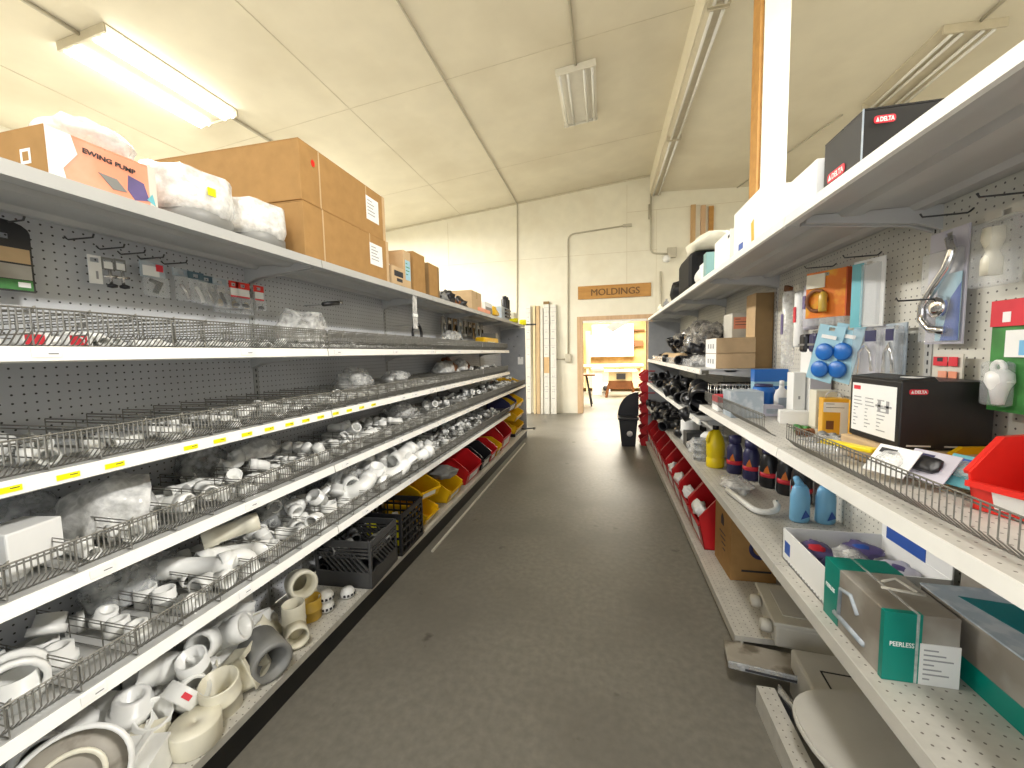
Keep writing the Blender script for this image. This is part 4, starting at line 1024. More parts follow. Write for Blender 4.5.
ring_piece('cup_fitting', 'open white cup-shaped coupling on the left base deck, before the tilted cap', P(140, 745) + Vector((0, 0, .02)), .058, .085, R(20), R(8), 0, 'pvc', mid=False, wall=.9)
ring_piece('bowl_cap', 'white bowl-shaped cap leaning in the middle of the left base heap', P(172, 718) + Vector((-.05, .03, .06)), .062, .05, R(35), R(35), 0, 'pvc', mid=False)
ring_piece('disc_cap', 'grey-white large disc cap leaning at the back of the left base heap', P(122, 720) + Vector((-.12, .05, .06)), .075, .05, R(55), R(20), 0, 'pvc', mid=False, wall=.2)
ring_piece('disc_cap', 'small disc cap with dark inside behind the bowl-shaped cap, left base deck', P(150, 700) + Vector((-.10, .06, .03)), .055, .045, R(60), R(10), 0, 'pvc', wall=.8)
ring_piece('disc_cap', 'cream disc cap at the rear of the left base heap', P(172, 690) + Vector((-.08, .05, .02)), .055, .05, R(30), 0, 0, 'cream', wall=.3)
ring_piece('pipe_coupling', 'tall cream coupling with open top near the deck edge, left base deck', P(222, 714) + Vector((-.02, .02, 0.0)), .062, .125, R(8), R(6), 0, 'cream', wall=.9, floor=True)
ring_piece('pipe_coupling', 'short cream coupling behind the tall one, left base deck', P(206, 690) + Vector((-.02, .02, 0)), .05, .08, R(10), 0, 0, 'cream')
t = thing('drain_box', 'square cream drain box standing on its side, left base deck', 'drain box', P(250, 690) + Vector((-.045, .03, .063)), R(12), None, R(-12), R(66))
m = MB(); m.cbox(-.062, -.062, -.05, .062, .062, -.04, .003); 
for a in range(4):
    mx = Matrix.Rotation(a * pi / 2, 4, 'Z'); m.cbox(-.062, .05, -.05, .062, .062, .04, .003, 0, mx)
obj('body', m, 'cream', t)
m = MB()
for a in range(4):
    mx = Matrix.Rotation(a * pi / 2, 4, 'Z'); m.cbox(-.07, .05, .038, .07, .07, .046, .002, 0, mx)
obj('frame_flange', m, 'cream', t); obj('inside', MB().box(-.05, -.05, -.04, .05, .05, -.034), 'offwhite', t)
for i, (q, h) in enumerate(((0, .09), (1, .085))):
    ring_piece('ribbed_bucket', ['ribbed white bucket-shaped fitting, lower of a stack at the back of the left base deck', 'ribbed white bucket-shaped fitting, upper of the stack at the back of the left base deck'][i], P(196, 690) + Vector((-.17, .12, .095 * i)), .085 + .006 * i, .093, 0, 0, 0, 'pvc', wall=.92, lip=1.06)
ring_piece('bowl_cap', 'white tilted dish cap in front of the ribbed stack, left base deck', P(222, 676) + Vector((-.10, .05, .06)), .068, .045, R(35), R(25), 0, 'pvc', mid=False)
ring_piece('ribbed_bucket', 'tall white bucket fitting under the lowest shelf, behind the cream elbow', P(243, 660) + Vector((-.17, .10, 0)), .09, .2, 0, 0, 0, 'pvc', wall=.93, lip=1.05)
t = thing('grey_coupling', 'large dark grey pipe coupling lying near the deck edge, left base deck', 'pipe fitting', P(272, 672) + Vector((-.03, .0, .075)), R(-25), None, 0, R(90))
m = MB(); m.lathe([(.07, -.085), (.075, -.08), (.075, .08), (.07, .085), (.056, .085), (.054, -.08), (.054, -.085)], 30); obj('sleeve', m, 'greypvc', t)
for i, (pp, w_) in enumerate(((P(150, 775), .13), (P(168, 760), .11), (P(118, 756), .12))):
    t = thing('square_fitting', ['squarish white fitting at the deck edge beside the very large ring, left base deck', 'slanted squarish white fitting behind the first, left base deck', 'pale squarish fitting half hidden behind the very large ring'][i], 'pipe fitting', pp + Vector((-.02 - .05 * i, 0, 0.004)), R(25 + 20 * i), None, R(6))
    m = MB(); m.prism([(-w_/2, 0), (w_/2, 0), (w_*.38, .075), (-w_*.42, .085)], 1, -w_*.4, w_*.4); obj('body', m, 'pvc' if i != 1 else 'cream', t)
    obj('rib', MB().box(-w_*.1, -w_*.42, .0, w_*.02, w_*.42, .09), 'pvc', t)
# the cream group before the milk crates
big = MB()
def big_elbow(label, loc, r, rot, material='cream', deg=90):
    t = thing('large_elbow', label, 'pipe fitting', loc, 0, None)
    t.rotation_euler = rot
    obj('body', f_elbow(r, 22, deg), material, t)
    return t
big_elbow('big cream elbow arching over the white bend, left base deck', P(290, 622) + Vector((-.06, .06, .06)), .055, (R(70), R(10), R(150)))
big_elbow('broad white bend lying before the grey coupling, left base deck', P(262, 655) + Vector((-.10, .03, .0)), .055, (R(20), 0, R(60)), 'pvc')
solo('reducer_cone', MB().lathe([(.07, 0), (.072, .02), (.045, .09), (.043, .12), (.038, .12), (.038, .1), (.062, .01), (.062, 0)], 26), 'cream', 'cream cone-shaped reducer behind the grey coupling, left base deck', 'pipe fitting', P(268, 650) + Vector((-.06, .05, .0)), 0, None, R(18), R(-12))
t = ring_piece('tee_stack', 'tall cream tee with an open top beside the amber cup, left base deck', P(297, 636) + Vector((-.01, .0, 0)), .048, .155, 0, 0, 0, 'cream', wall=.9)
obj('branch', MB().tube([(0, 0, .055), (.05, -.045, .055), (.055, -.05, .055), (.085, -.075, .055)], [.042, .042, .047, .047], 20, inner=.04), 'cream', t)
ring_piece('amber_cup', 'amber yellow pipe cup on the left base deck', P(312, 622) + Vector((-.03, .03, .0)), .05, .10, 0, 0, 0, 'amber', wall=.92, lip=1.05)
for i, (pp, z) in enumerate(((P(329, 612), 0), (P(329, 612), .052), (P(350, 598), 0))):
    lab = ['lower one of two printed white plugs stacked on the left base deck', 'upper one of two printed white plugs stacked on the left base deck', 'single printed white plug before the grey milk crate'][i]
    t = thing('printed_plug', lab, 'plug', pp + Vector((-.02, .01, z)), .6)
    obj('body', MB().lathe([(.024, 0), (.034, .008), (.037, .02), (.034, .034), (.026, .046), (0, .052)], 20), 'paper', t)
    m = MB()
    for k in range(5): m.prism([(-.006, .016), (.006, .016), (.005, .027), (-.005, .027)], 1, -.0392, -.036, 0, Matrix.Rotation(k * .5 - .4, 4, 'Z'))
    obj('print', m, 'ink', t)

rh = random.Random(31)
for i in range(26):
    k = ['coupling_fitting', 'cap_fitting', 'elbow_fitting', 'tee_fitting', 'bushing_fitting'][i % 5]
    o = obj(k, FMESH[k]); o.location = (-1.44 - .16 * rh.random() - .02, .60 + .031 * i, BZ + .004 + .10 * (i % 3 == 0) + .02 * rh.random()); o.scale = (2.1 + .5 * rh.random(),) * 3; o.rotation_euler = (rh.uniform(-.6, .6), rh.uniform(-.6, .6), rh.uniform(0, 6.3))
    tag(o, 'big white %s heaped at the back of the left base deck' % WORD[k], 'pipe fitting', 'big white fittings on the left base deck')
# ---- milk crates
def crate(name, label, loc, w_, d_, h_, rz, style, material='black'):
    t = thing(name, label, 'milk crate', loc, rz)
    e = .016
    for sx in (-1, 1):
        for sy in (-1, 1):
            obj('corner_post', MB().cbox(sx*(w_/2 - e), sy*(d_/2 - e), 0, sx*w_/2, sy*d_/2, h_, .003), material, t)
    obj('bottom', MB().cbox(-w_/2, -d_/2, 0, w_/2, d_/2, .012, .003), material, t)
    for nm, L, mx in (('front_side', w_, Matrix.Translation((0, -d_/2 + .005, 0))), ('back_side', w_, Matrix.Translation((0, d_/2 - .005, 0))), ('right_side', d_, Matrix.Translation((w_/2 - .005, 0, 0)) @ Matrix.Rotation(R(90), 4, 'Z')), ('left_side', d_, Matrix.Translation((-w_/2 + .005, 0, 0)) @ Matrix.Rotation(R(90), 4, 'Z'))):
        m = MB(); a = L/2 - e
        m.box(-a, -.005, h_ - .035, a, .005, h_, 0, mx); m.box(-a, -.005, 0, a, .005, .02, 0, mx)
        if style == 'slant':
            m.box(-a, -.005, h_ * .30, a, .005, h_ * .34, 0, mx); m.box(-a, -.004, .02, a, .004, h_ * .3, 0, mx)
            for k in range(3): m.box(-a, -.004, h_ - .055 - .02*k, a, .004, h_ - .045 - .02*k, 0, mx)
            for k in range(7):
                x0 = -a + (2*a - .10) * k / 6
                m.prism([(x0 + .10, h_*.34), (x0 + .112, h_*.34), (x0 + .012, h_*.74), (x0, h_*.74)], 1, -.005, .005, 0, mx)
        else:
            for k in range(4): m.box(-a, -.005, .02 + (h_-.05)*(k+.7)/4.4, a, .005, .032 + (h_-.05)*(k+.7)/4.4, 0, mx)
            for k in range(7):
                x0 = -a + 2*a*k/6; m.box(x0 - .004, -.004, 0, x0 + .004, .004, h_, 0, mx)
        obj(nm, m, material, t)
    return t
MT['crate'] = mat('grey_black_crate', (0.065, 0.065, 0.066), 0.45)
crate('milk_crate', 'grey-black milk crate with slanted slats on the left base deck', (-1.405, 1.965, BZ), .335, .315, .262, R(4), 'slant', 'crate')
crate('milk_crate', 'black milk crate with square grid holding yellowish packs, left base deck', (-1.41, 2.325, BZ), .335, .325, .27, R(2), 'grid')
for i in range(8):
    k = ['black', 'greypvc', 'crate'][i % 3]
    solo('black_fitting', f_tee(.026), k, 'dark plastic tee fitting inside the grey-black milk crate', 'pipe fitting', (-1.52 + .07 * (i % 4), 1.87 + .16 * (i // 4), BZ + .06 + .11 * ((i * 3) % 2)), i * 1.1, 'dark fittings in the grey-black milk crate', .4 * (i % 3))
for i in range(5):
    solo('yellow_pack', MB().cbox(-.02, -.03, 0, .02, .03, .17, .006), ['tag', 'black', 'offwhite', 'tag', 'black'][i], 'upright slim pack in the black grid milk crate', 'pack', (-1.52 + .06 * i, 2.28 + .05 * (i % 3), BZ + .013), .3 * i, 'slim packs in the black grid milk crate')

# ---- plastic hopper bins
def hopper(label, loc, w_, d_, h_, material, rz=0.0, group=None, tag_=True, name='hopper_bin', rx=0.0, ry=0.0, card=None):
    """stackable bin: its low open front faces local -y; loc is the middle of its underside"""
    t = thing(name, label, 'storage bin', loc, rz, group, rx, ry)
    th = .005; m = MB(); fy, by = -d_/2, d_/2; lip = h_ * .42
    prof = [(fy + d_*.10, 0), (by, 0), (by, h_), (fy + d_*.42, h_), (fy, lip + h_*.12), (fy + .004, lip)]
    for s in (-1, 1): m.prism(prof, 0, s * w_/2, s * (w_/2 - th))
    m.box(-w_/2, by - th, 0, w_/2, by, h_); m.box(-w_/2, fy + d_*.1, 0, w_/2, by, th)
    m.prism([(fy + d_*.10, 0), (fy + .004, lip), (fy + .004 + th, lip), (fy + d_*.10 + th, 0)], 0, -w_/2, w_/2)
    obj('body', m, material, t)
    r_ = MB()
    for s in (-1, 1):
        r_.box(s*(w_/2), fy + d_*.42, h_ - .012, s*(w_/2 + .008), by, h_)
        r_.prism([(fy + d_*.42, h_), (fy + d_*.42, h_ - .014), (fy + .004, lip + h_*.08), (fy, lip + h_*.13)], 0, s*w_/2, s*(w_/2 + .008))
    r_.box(-w_/2, fy - .006, lip - .012, w_/2, fy + .006, lip)
    obj('rim', r_, material, t)
    if tag_: obj('label', MB().prism([(fy + d_*.075, lip*.22), (fy + d_*.02, lip*.8), (fy + d_*.02 - .002, lip*.8), (fy + d_*.075 - .002, lip*.22)], 0, -w_*.32, w_*.3), 'paper', t)
    if card: obj('card', MB().box(-w_*.2, fy + d_*.25, h_*.3, w_*.2, fy + d_*.27, h_*1.0), card, t)
    return t
FX = LF - 0.02
yl = 'yellow hopper bins on the left base deck'; rl = 'red hopper bins on the left base deck'
def lbin(lab, y, z, mat_, w_=.20, d_=.34, h_=.15, g=None, rx=0.0, dx=0.0, rz=R(90)):
    return hopper(lab, (FX - d_/2 + dx, y, z), w_, d_, h_, mat_, rz, g, rx=rx)
lbin('lower yellow bin next to the black grid milk crate', 2.70, BZ, 'yellow', .21, .34, .15, yl)
lbin('upper yellow bin stacked crookedly next to the black grid milk crate', 2.76, BZ + .155, 'yellow', .22, .34, .15, yl, rx=R(-8), rz=R(72))
lbin('yellow bin with dark bags inside, second place beyond the milk crates', 3.20, BZ, 'yellow', .30, .34, .20, yl)
solo('dark_pack', MB().blob(0, 0, .05, .12, .12, .05, 91, .25), 'greypvc', 'dark bag in the second yellow bin on the left base deck', 'bag', (-1.40, 3.20, BZ + .17))
lbin('first red bin beyond the yellow bins, left base deck', 3.72, BZ, 'red', .40, .36, .26, rl)
lbin('black bin between two red bins, left base deck', 4.15, BZ + .001, 'black', .30, .34, .26, rl, rx=0)
lbin('small red bin with a yellow one beside it, left base deck', 4.45, BZ, 'red', .22, .34, .24, rl)
lbin('small yellow bin squeezed between red bins, left base deck', 4.70, BZ, 'yellow', .20, .33, .2, yl)
lbin('last and tallest red bin, left base deck', 5.10, BZ, 'red', .46, .36, .36, rl)
for i in range(3):
    lbin(['bottom', 'middle', 'top'][i] + ' yellow bin of the stack at the far end of the left run', 5.95, BZ + .05 + .185 * i, 'yellow', .5, .36, .18, yl)
solo('black_block', MB().cbox(-.16, -.25, 0, .14, .25, .05, .01), 'black', 'dark slab under the yellow bin stack at the far end', 'slab', (-1.44, 5.95, BZ))
lbin('navy bin hanging at the end of the lowest wire-bin shelf', 5.5, ZL['s1'] - .01, 'navy', .42, .34, .22, None)
lbin('small yellow bin at the far end of the left third wire-bin shelf', 5.85, ZL['s2'] + .002, 'yellow', .3, .3, .13, yl)
for i in range(6):
    k = ['coupling_fitting', 'elbow_fitting'][i % 2]
    o = obj(k, FMESH[k]); o.location = (-1.36 - .05 * (i % 2), 5.2 + .11 * i, ZL['s2'] + .12 + .02 * (i % 2)); o.scale = (1.6,) * 3
    o.location.z = ZL['s2'] + .02; tag(o, 'white fitting at the far end of the third wire-bin shelf before the small yellow bin', 'pipe fitting', 'white fittings before the small yellow bin')
t = thing('broom_stick', 'grey bracket with rod sticking out at the far end of the left base deck', 'rod', (-1.22, 6.3, .15)); obj('rod', MB().tube([(-.1, 0, 0), (.09, .02, .01)], .012, 8), 'greypvc', t); obj('tip', MB().cbox(.08, 0, -.01, .12, .05, .03), 'greypvc', t)
# white edge strip on the floor along the left run
struct('trim_13', MB().box(-1.20, 2.5, 0.0, -1.185, 5.9, 0.012), 'offwhite')
# end-panel hooks
for i, (x, z) in enumerate(((-1.36, 1.66), (-1.42, 1.50), (-1.33, 1.36), (-1.5, 1.62))):
    solo('hanging_hook', MB().tube([(0, 0, 0), (0, -.09, 0), (0, -.10, .012)], .004, 6), 'black', 'black hook on the inside of the left run end panel', 'peg hook', (x, 6.335, z), group='black hooks on the left end panel')
t = hung_card('small white card on the inside of the left end panel', -1.33, 6.33, 1.33, .09, .12, 'paper', rz=R(-90))

# ================================================================== boards leaning on the far wall
pl = [(-1.68, .10, 2.47, 'board_white', 'leftmost white moulding leaning on the far wall'), (-1.545, .05, 2.46, 'lightwood', 'thin pale moulding, second from the left on the far wall'), (-1.46, .08, 2.45, 'cardlight', 'tan moulding, third from the left on the far wall'), (-1.375, .06, 2.40, 'offwhite', 'narrow pale moulding left of the banded white carton'), (-1.265, .12, 2.53, 'board_white', 'tall white moulding carton with a brown band half-way up'), (-1.11, .13, 2.47, 'board_white', 'rightmost white moulding carton on the far wall, nearest the doorway')]
for i, (x, w_, h_, k, lab) in enumerate(pl):
    t = thing('leaning_moulding', lab, 'moulding', (x, 8.86, 0), 0, 'mouldings leaning on the far wall', R(-3.0))
    obj('board', MB().cbox(-w_/2, -.03, 0, w_/2, .03, h_, .004), k, t)
    if i == 4:
        obj('band', MB().box(-w_/2 - .001, -.032, .93, w_/2 + .001, -.03, 1.29), 'wood', t); obj('cap', MB().box(-w_/2 - .004, -.035, h_ - .05, w_/2 + .004, .035, h_ + .01), 'carddark', t)
    if k == 'board_white':
        m = MB()
        for z in (.35, .5, .62, .85, 1.35, 1.5, 1.7, 1.85, 2.1, 2.2):
            m.box(-w_*.3, -.0315, z, w_*.2, -.031, z + .012); m.box(-w_/2, -.0315, z + .2, w_/2, -.031, z + .206)
        obj('print', m, 'greyink', t)

# ================================================================== right run: top shelf
t = carton('faucet_carton', 'black carton with red logo on the top right shelf, above the viewer', (0.785, 1.305, ZT), (0.30, 0.18, 0.152), 'blackmatt', tape=False)
logo(t, 0, 0, (.046, .0185), .02, (-.128, -.0908, .112), (1, 0, 0), (0, 0, 1))
logo(t, 0, 0, (.085, .026), .02, (-.1508, .065, .03), (0, -1, 0), (0, 0, 1))
m = MB(); m.box(-.1512, -.0912, 0, -.149, -.087, .152); obj('edge_strip', m, 'greyblue', t)
t = carton('white_carton', 'tall white carton with a yellow-blue print at mid top right shelf', (0.75, 2.02, ZT), (0.25, 0.36, 0.215), 'paper', tape=False, flap=False)
obj('print', MB().prism([(-.10, .02), (-.07, .02), (-.06, .10), (-.09, .11)], 0, -.1262, -.1252), 'orangeyel', t); obj('print', MB().prism([(.04, .01), (.10, .01), (.10, .05), (.04, .05)], 0, -.1262, -.1252), 'royal', t)
t = carton('white_carton', 'long white carton beside the black carton, top right shelf', (0.75, 1.58, ZT), (0.25, 0.33, 0.125), 'paper', tape=False, flap=False)
t = carton('white_carton', 'white carton beyond the printed tall one, top right shelf', (0.75, 2.46, ZT), (0.22, 0.30, 0.18), 'paper', tape=False, flap=False)
obj('hand_hole', MB().cbox(-.1108, -.14, .14, -.1098, -.11, .155, .004), 'ink', t); obj('grey_end', MB().box(-.1105, -.1505, 0, .11, -.1502, .18), 'offwhite', t)
t = thing('white_bucket', 'white tub with round lid lying before the black sacks, top right shelf', 'tub', (0.70, 3.05, ZT + .075), 0, None, R(90))
obj('body', MB().lathe([(.06, -.1), (.07, .08), (.074, .085), (.074, .1), (.0, .1)], 20), 'paper', t)
t = carton('teal_carton', 'narrow white and teal carton between tubs, top right shelf', (0.73, 2.80, ZT), (0.2, .07, .17), 'tealgrey', tape=False, flap=False)
carton('white_carton', 'small white carton in front of the tub, top right shelf', (0.74, 2.93, ZT), (.2, .12, .13), 'paper', tape=False, flap=False)
t = thing('black_sack', 'tall black sack with a fluffy cream roll on top, far top right shelf', 'sack', (0.80, 3.5, ZT))
obj('body', MB().cbox(-.17, -.25, 0, .14, .25, .30, .05), 'sack', t)
t = thing('insulation_roll', 'fluffy cream insulation roll lying on the black sack, top right shelf', 'roll', (0.82, 3.42, ZT + .30))
obj('roll', MB().blob(0, 0, .05, .18, .33, .085, 101, .16, 3, fine=.1), 'cream', t)
t = thing('black_sack', 'low black heap sliding off beyond the tall black sack, top right shelf', 'sack', (0.76, 4.08, ZT)); obj('body', MB().blob(0, 0, .085, .13, .25, .13, 103, .3), 'sack', t)
for i in range(4): solo('small_bottle', MB().lathe([(.03, 0), (.03, .07), (.012, .09), (.012, .11)], 10), ['greypvc', 'black', 'cream', 'greypvc'][i], 'small dark bottle at the far end of the top right shelf', 'bottle', (.66 + .03 * (i % 2), 4.6 + .25 * i, ZT), 0, 'small bottles at the far end of the top right shelf')

# ================================================================== right run: far shelves
ZA, ZBb, ZCc, ZM = 1.2728, 0.9468, 0.6208, 1.0458
for i in range(2):
    t = carton('brown_carton', ['lower of two flat brown cartons at the corner of the right upper far shelf', 'upper of two flat brown cartons at the corner of the right upper far shelf'][i], (0.805, 2.87, ZA + .098 * i), (.225, .26, .096), 'cardlight', tape=False)
    obj('white_end', MB().box(-.1135, -.13, 0, -.1127, .13, .094), 'paper', t); m = MB()
    for k in range(3): m.box(-.1145, -.08 + .06 * k, .03, -.1137, -.05 + .06 * k, .06)
    obj('print', m, 'greyink', t)
t = carton('tall_carton', 'tall brown cardboard box standing on end on the right upper far shelf', (0.965, 2.83, ZA), (.10, .16, .465), 'carddark', tape=False, flap=False)
obj('pale_edge', MB().box(-.052, -.081, 0, -.0502, .08, .465), 'cardlight', t)
carton('white_carton', 'white carton with dark print behind the flat brown cartons, right upper far shelf', (0.92, 3.12, ZA), (.12, .2, .37), 'offwhite', tape=False); sticker(bpy.data.objects[[o.name for o in bpy.data.objects if o.name.startswith('white_carton')][-1]], '-y', (.12, .2, .37), -.05, .26, .05, .34, 'peach', 3, ink='ink')
for i, (y, x, sx, sz) in enumerate(((3.35, .80, .12, .14), (3.75, .83, .13, .16), (4.2, .84, .13, .15), (4.65, .84, .12, .13))):
    bag(['bag with dark fittings nearest the flat brown cartons', 'second bag of dark fittings from the flat brown cartons', 'third bag of dark fittings from the flat brown cartons', 'last bag of dark fittings'][i] + ', right upper far shelf', (x, y, ZA + .10), (sx, .165, sz), 110 + i, 'smoke', None, .25, ('elbow_fitting', 10, 1.6, 'black'))
    bpy.context.view_layer.update()
r2 = random.Random(21)
for i in range(16):
    k = ['elbow_fitting', 'tee_fitting', 'wye_fitting', 'coupling_fitting'][i % 4]
    me = bpy.data.meshes.get('black_' + k) or FIT[k](.034).mesh('black_' + k, ['black'])
    o = obj(k, me); o.location = (.68 + .1 * (i % 3), 3.45 + .13 * i, ZA + .002); o.rotation_euler = (0, 0, r2.uniform(0, 6)); tag(o, 'black plastic fitting lying on the right upper far shelf', 'pipe fitting', 'black fittings on the right upper far shelf')
big_pipe('paper_roll', 'brown paper roll at the front of the right upper far shelf', (.66, 4.6, ZA + .05), (.68, 3.75, ZA + .05), .042, 'cardlight', .3)
solo('clear_tray', MB().cbox(.61, 3.1, ZA + .001, .625, 5.4, ZA + .055, .002), 'film', 'clear plastic fence along the front edge of the right upper far shelf', 'shelf fence')
bag('flat clear bag at the front corner of the right upper far shelf', (.70, 3.2, ZA), (.07, .18, .05), 116, 'film')
# black fittings on the middle far shelf
for i in range(26):
    k = ['elbow_fitting', 'tee_fitting', 'wye_fitting', 'coupling_fitting'][i % 4]
    me = bpy.data.meshes.get('black_' + k)
    o = obj(k, me); o.location = (.66 + .11 * (i % 3), 2.95 + .105 * i, ZBb + .002 + .05 * (i % 2)); o.rotation_euler = (r2.uniform(-.5, .5), r2.uniform(-.5, .5), r2.uniform(0, 6)); o.scale = (1.3,) * 3
    tag(o, 'black plastic fitting in the row on the right middle far shelf', 'pipe fitting', 'black fittings on the right middle far shelf')
for i, (y, lab) in enumerate(((3.05, 'nearest large black pipe elbow leaning out over the right middle far shelf'), (3.35, 'second large black pipe elbow leaning over the right middle far shelf'))):
    t = thing('black_elbow', lab, 'pipe fitting', (.69, y, ZBb + .09), 0, 'large black elbows on the right middle far shelf'); t.rotation_euler = (R(60), R(-25), R(70 + 15 * i))
    obj('body', f_elbow(.062, 20), 'black', t)
    obj('seam', MB().tube([(-.0, -.09, .135), (-.01, 0, .136)], .003, 6), 'steel', t)
t = carton('black_carton', 'black carton with white marks behind the big elbows, right middle far shelf', (.88, 2.90, ZBb), (.2, .25, .22), 'black', tape=False)
m = MB()
for k in range(4): m.box(-.08 + .045 * k, -.1262, .15, -.055 + .045 * k, -.1255, .20)
obj('print', m, 'paper', t)
t = thing('wire_rack', 'small wire rack standing at the far end of the right waist-high shelf', 'wire rack', (.78, 2.66, ZM))
for nm, y in (('front_grid', -.02), ('back_grid', .03)):
    m = MB()
    for k in range(5): m.tube([(-.14, y, .01 + .03 * k), (.14, y, .01 + .03 * k)], .002, 5)
    for k in range(9): m.tube([(-.14 + .035 * k, y, 0), (-.14 + .035 * k, y, .14)], .002, 5)
    obj(nm, m, 'steel', t)
# far shelf C
for i in range(22):
    k = ['elbow_fitting', 'tee_fitting', 'coupling_fitting'][i % 3]
    me = bpy.data.meshes.get('black_' + k)
    o = obj(k, me); o.location = (.66 + .11 * (i % 3), 3.75 + .09 * i, ZCc + .002); o.rotation_euler = (0, 0, r2.uniform(0, 6)); o.scale = (1.2,) * 3
    tag(o, 'black plastic fitting on the far half of the right lower shelf', 'pipe fitting', 'black fittings on the right lower shelf')
ring_piece('white_roll', 'stack of white ribbed roll at the front of the right lower far shelf', (.72, 3.62, ZCc), .075, .17, 0, 0, 0, 'paper', wall=.3, lip=1.03)
t = carton('black_box', 'small black case with white marks in front of the white ribbed roll, right lower shelf', (.70, 3.38, ZCc), (.13, .14, .12), 'black', tape=False); sticker(t, '-y', (.13, .14, .12), -.03, .02, .03, .05, 'paper')
bag('white sack on the right lower shelf behind the yellow jug', (.80, 3.12, ZCc), (.13, .15, .10), 121, 'paper', None, .25, name='white_sack')
bag('clear bag of small bottles at the front of the right lower far shelf', (.67, 3.2, ZCc), (.05, .1, .06), 122, 'film')
for i in range(3): ring_piece('clear_cup', ['bottom', 'middle', 'top'][i] + ' clear ribbed cup of the stack before the yellow jug, right lower shelf', (.665, 2.96, ZCc + .05 * i), .05, .052, 0, 0, 0, 'cleargrey', wall=.92, lip=1.05)
def jug(label, loc, w_, d_, h_, material, capm, rz=0.0):
    t = thing('handled_jug', label, 'jug', loc, rz)
    m = MB(); m.lathe([(.85, 0), (1, .03), (1, .22), (.94, .24), (.94, .27), (1, .29), (1, .58), (.85, .72), (.45, .9), (.30, .93)], 20, sx=w_/2, sy=d_/2); m.v = [(a, b, c_ * h_) for a, b, c_ in m.v]
    obj('body', m, material, t)
    obj('handle', MB().tube([(-w_*.36, 0, h_*.55), (-w_*.5, 0, h_*.68), (-w_*.36, 0, h_*.84), (-w_*.08, 0, h_*.9)], .012, 8), material, t)
    obj('cap', MB().lathe([(.3, .92), (.34, .93), (.34, 1.03), (.30, 1.04), (0, 1.04)], 14, sx=w_/2, sy=d_/2, mx=Matrix.Diagonal((1, 1, h_, 1))), capm, t)
    return t
jug('yellow handled jug with black cap on the right lower shelf', (.715, 2.80, ZCc), .115, .10, .27, 'jug', 'black', R(20))
for i, (x, y) in enumerate(((.795, 2.68), (.85, 2.56), (.90, 2.44), (.945, 2.33), (.96, 2.2))):
    t = thing('dark_bottle', ['first', 'second', 'third', 'fourth', 'last'][i] + ' dark bottle with a red-flame label behind the yellow jug, right lower shelf', 'bottle', (x, y, ZCc), -.5, 'dark bottles on the right lower shelf')
    obj('body', MB().lathe([(.040, 0), (.044, .01), (.044, .15), (.034, .18), (.028, .19)], 16), 'navy' if i < 2 else 'black', t)
    obj('cap', MB().lathe([(.030, .19), (.036, .195), (.036, .235), (0, .24)], 14), 'navy', t)
    m = MB(); m.lathe([(.0448, .06), (.0448, .085)], 16); obj('label', m, 'redink', t)
    obj('flame_print', MB().prism([(-.02, .085), (.012, .085), (.0, .13), (-.012, .11)], 1, -.0465, -.044), 'orange', t)
    if i > 1: obj('side_label', MB().box(-.046, -.02, .01, -.044, .02, .11), 'paper', t)
bag('crumpled clear film lying before the dark bottles, right lower shelf', (.72, 2.38, ZCc), (.08, .13, .035), 125, 'film')
solo('drain_hook', MB().tube(elbow_path([(.645, 2.28, ZCc + .02), (.69, 1.98, ZCc + .02), (.80, 2.02, ZCc + .02), (.80, 2.06, ZCc + .035)], .06), .014, 10), 'pvc', 'white hook-shaped pipe lying on the right lower shelf', 'pipe')
for i, (x, y) in enumerate(((.855, 1.97), (.955, 1.97))):
    t = thing('blue_bottle', ['light blue bottle with slanted spout, nearer the white hook-shaped pipe, right lower shelf', 'light blue bottle against the pegboard, second of the pair on the right lower shelf'][i], 'bottle', (x, y, ZCc), .3, 'light blue bottles on the right lower shelf')
    obj('body', MB().lathe([(.9, 0), (1, .008), (.98, .11), (.80, .15), (.55, .165)], 20, sx=.042, sy=.032), 'skyblue', t)
    obj('neck', MB().tube([(0, 0, .155), (-.012, 0, .18), (-.024, 0, .20)], [.020, .015, .012], 12), 'skyblue', t)
    obj('label', MB().prism([(-.02, .02), (.02, .03), (.0, .06)], 1, -.0345, -.0325), 'royal', t)
# ---- open white carton with packs, flap, teal boxes
t = thing('open_carton', 'open white carton full of bluish packs on the right lower shelf', 'box', (.80, 1.46, ZCc))
w_, d_, h_ = .31, .29, .115
for nm, a in (('front_side', (-w_/2, -d_/2, 0, -w_/2 + .004, d_/2, h_)), ('back_side', (w_/2 - .004, -d_/2, 0, w_/2, d_/2, h_)), ('left_side', (-w_/2, d_/2 - .004, 0, w_/2, d_/2, h_)), ('right_side', (-w_/2, -d_/2, 0, w_/2, -d_/2 + .004, h_)), ('bottom', (-w_/2, -d_/2, 0, w_/2, d_/2, .004))):
    obj(nm, MB().box(*a), 'paper', t)
obj('label', MB().box(-w_/2 - .001, .085, .03, -w_/2, .125, .075), 'royal', t, 'dark blue label'); m = MB()
for k in range(14): m.box(-w_/2 - .001, -.135 + .018 * k, .006, -w_/2, -.127 + .018 * k, .009)
obj('print', m, 'greyink', t)
obj('lid_flap', MB().box(w_/2 - .002, -d_/2 + .0, h_ * .1, w_/2 + .002, d_/2, h_ + .06), 'paper', t); obj('lid_label', MB().box(w_/2 - .0035, -.05, h_ - .005, w_/2 - .002, .12, h_ + .045), 'royal', t, 'royal blue printed band')
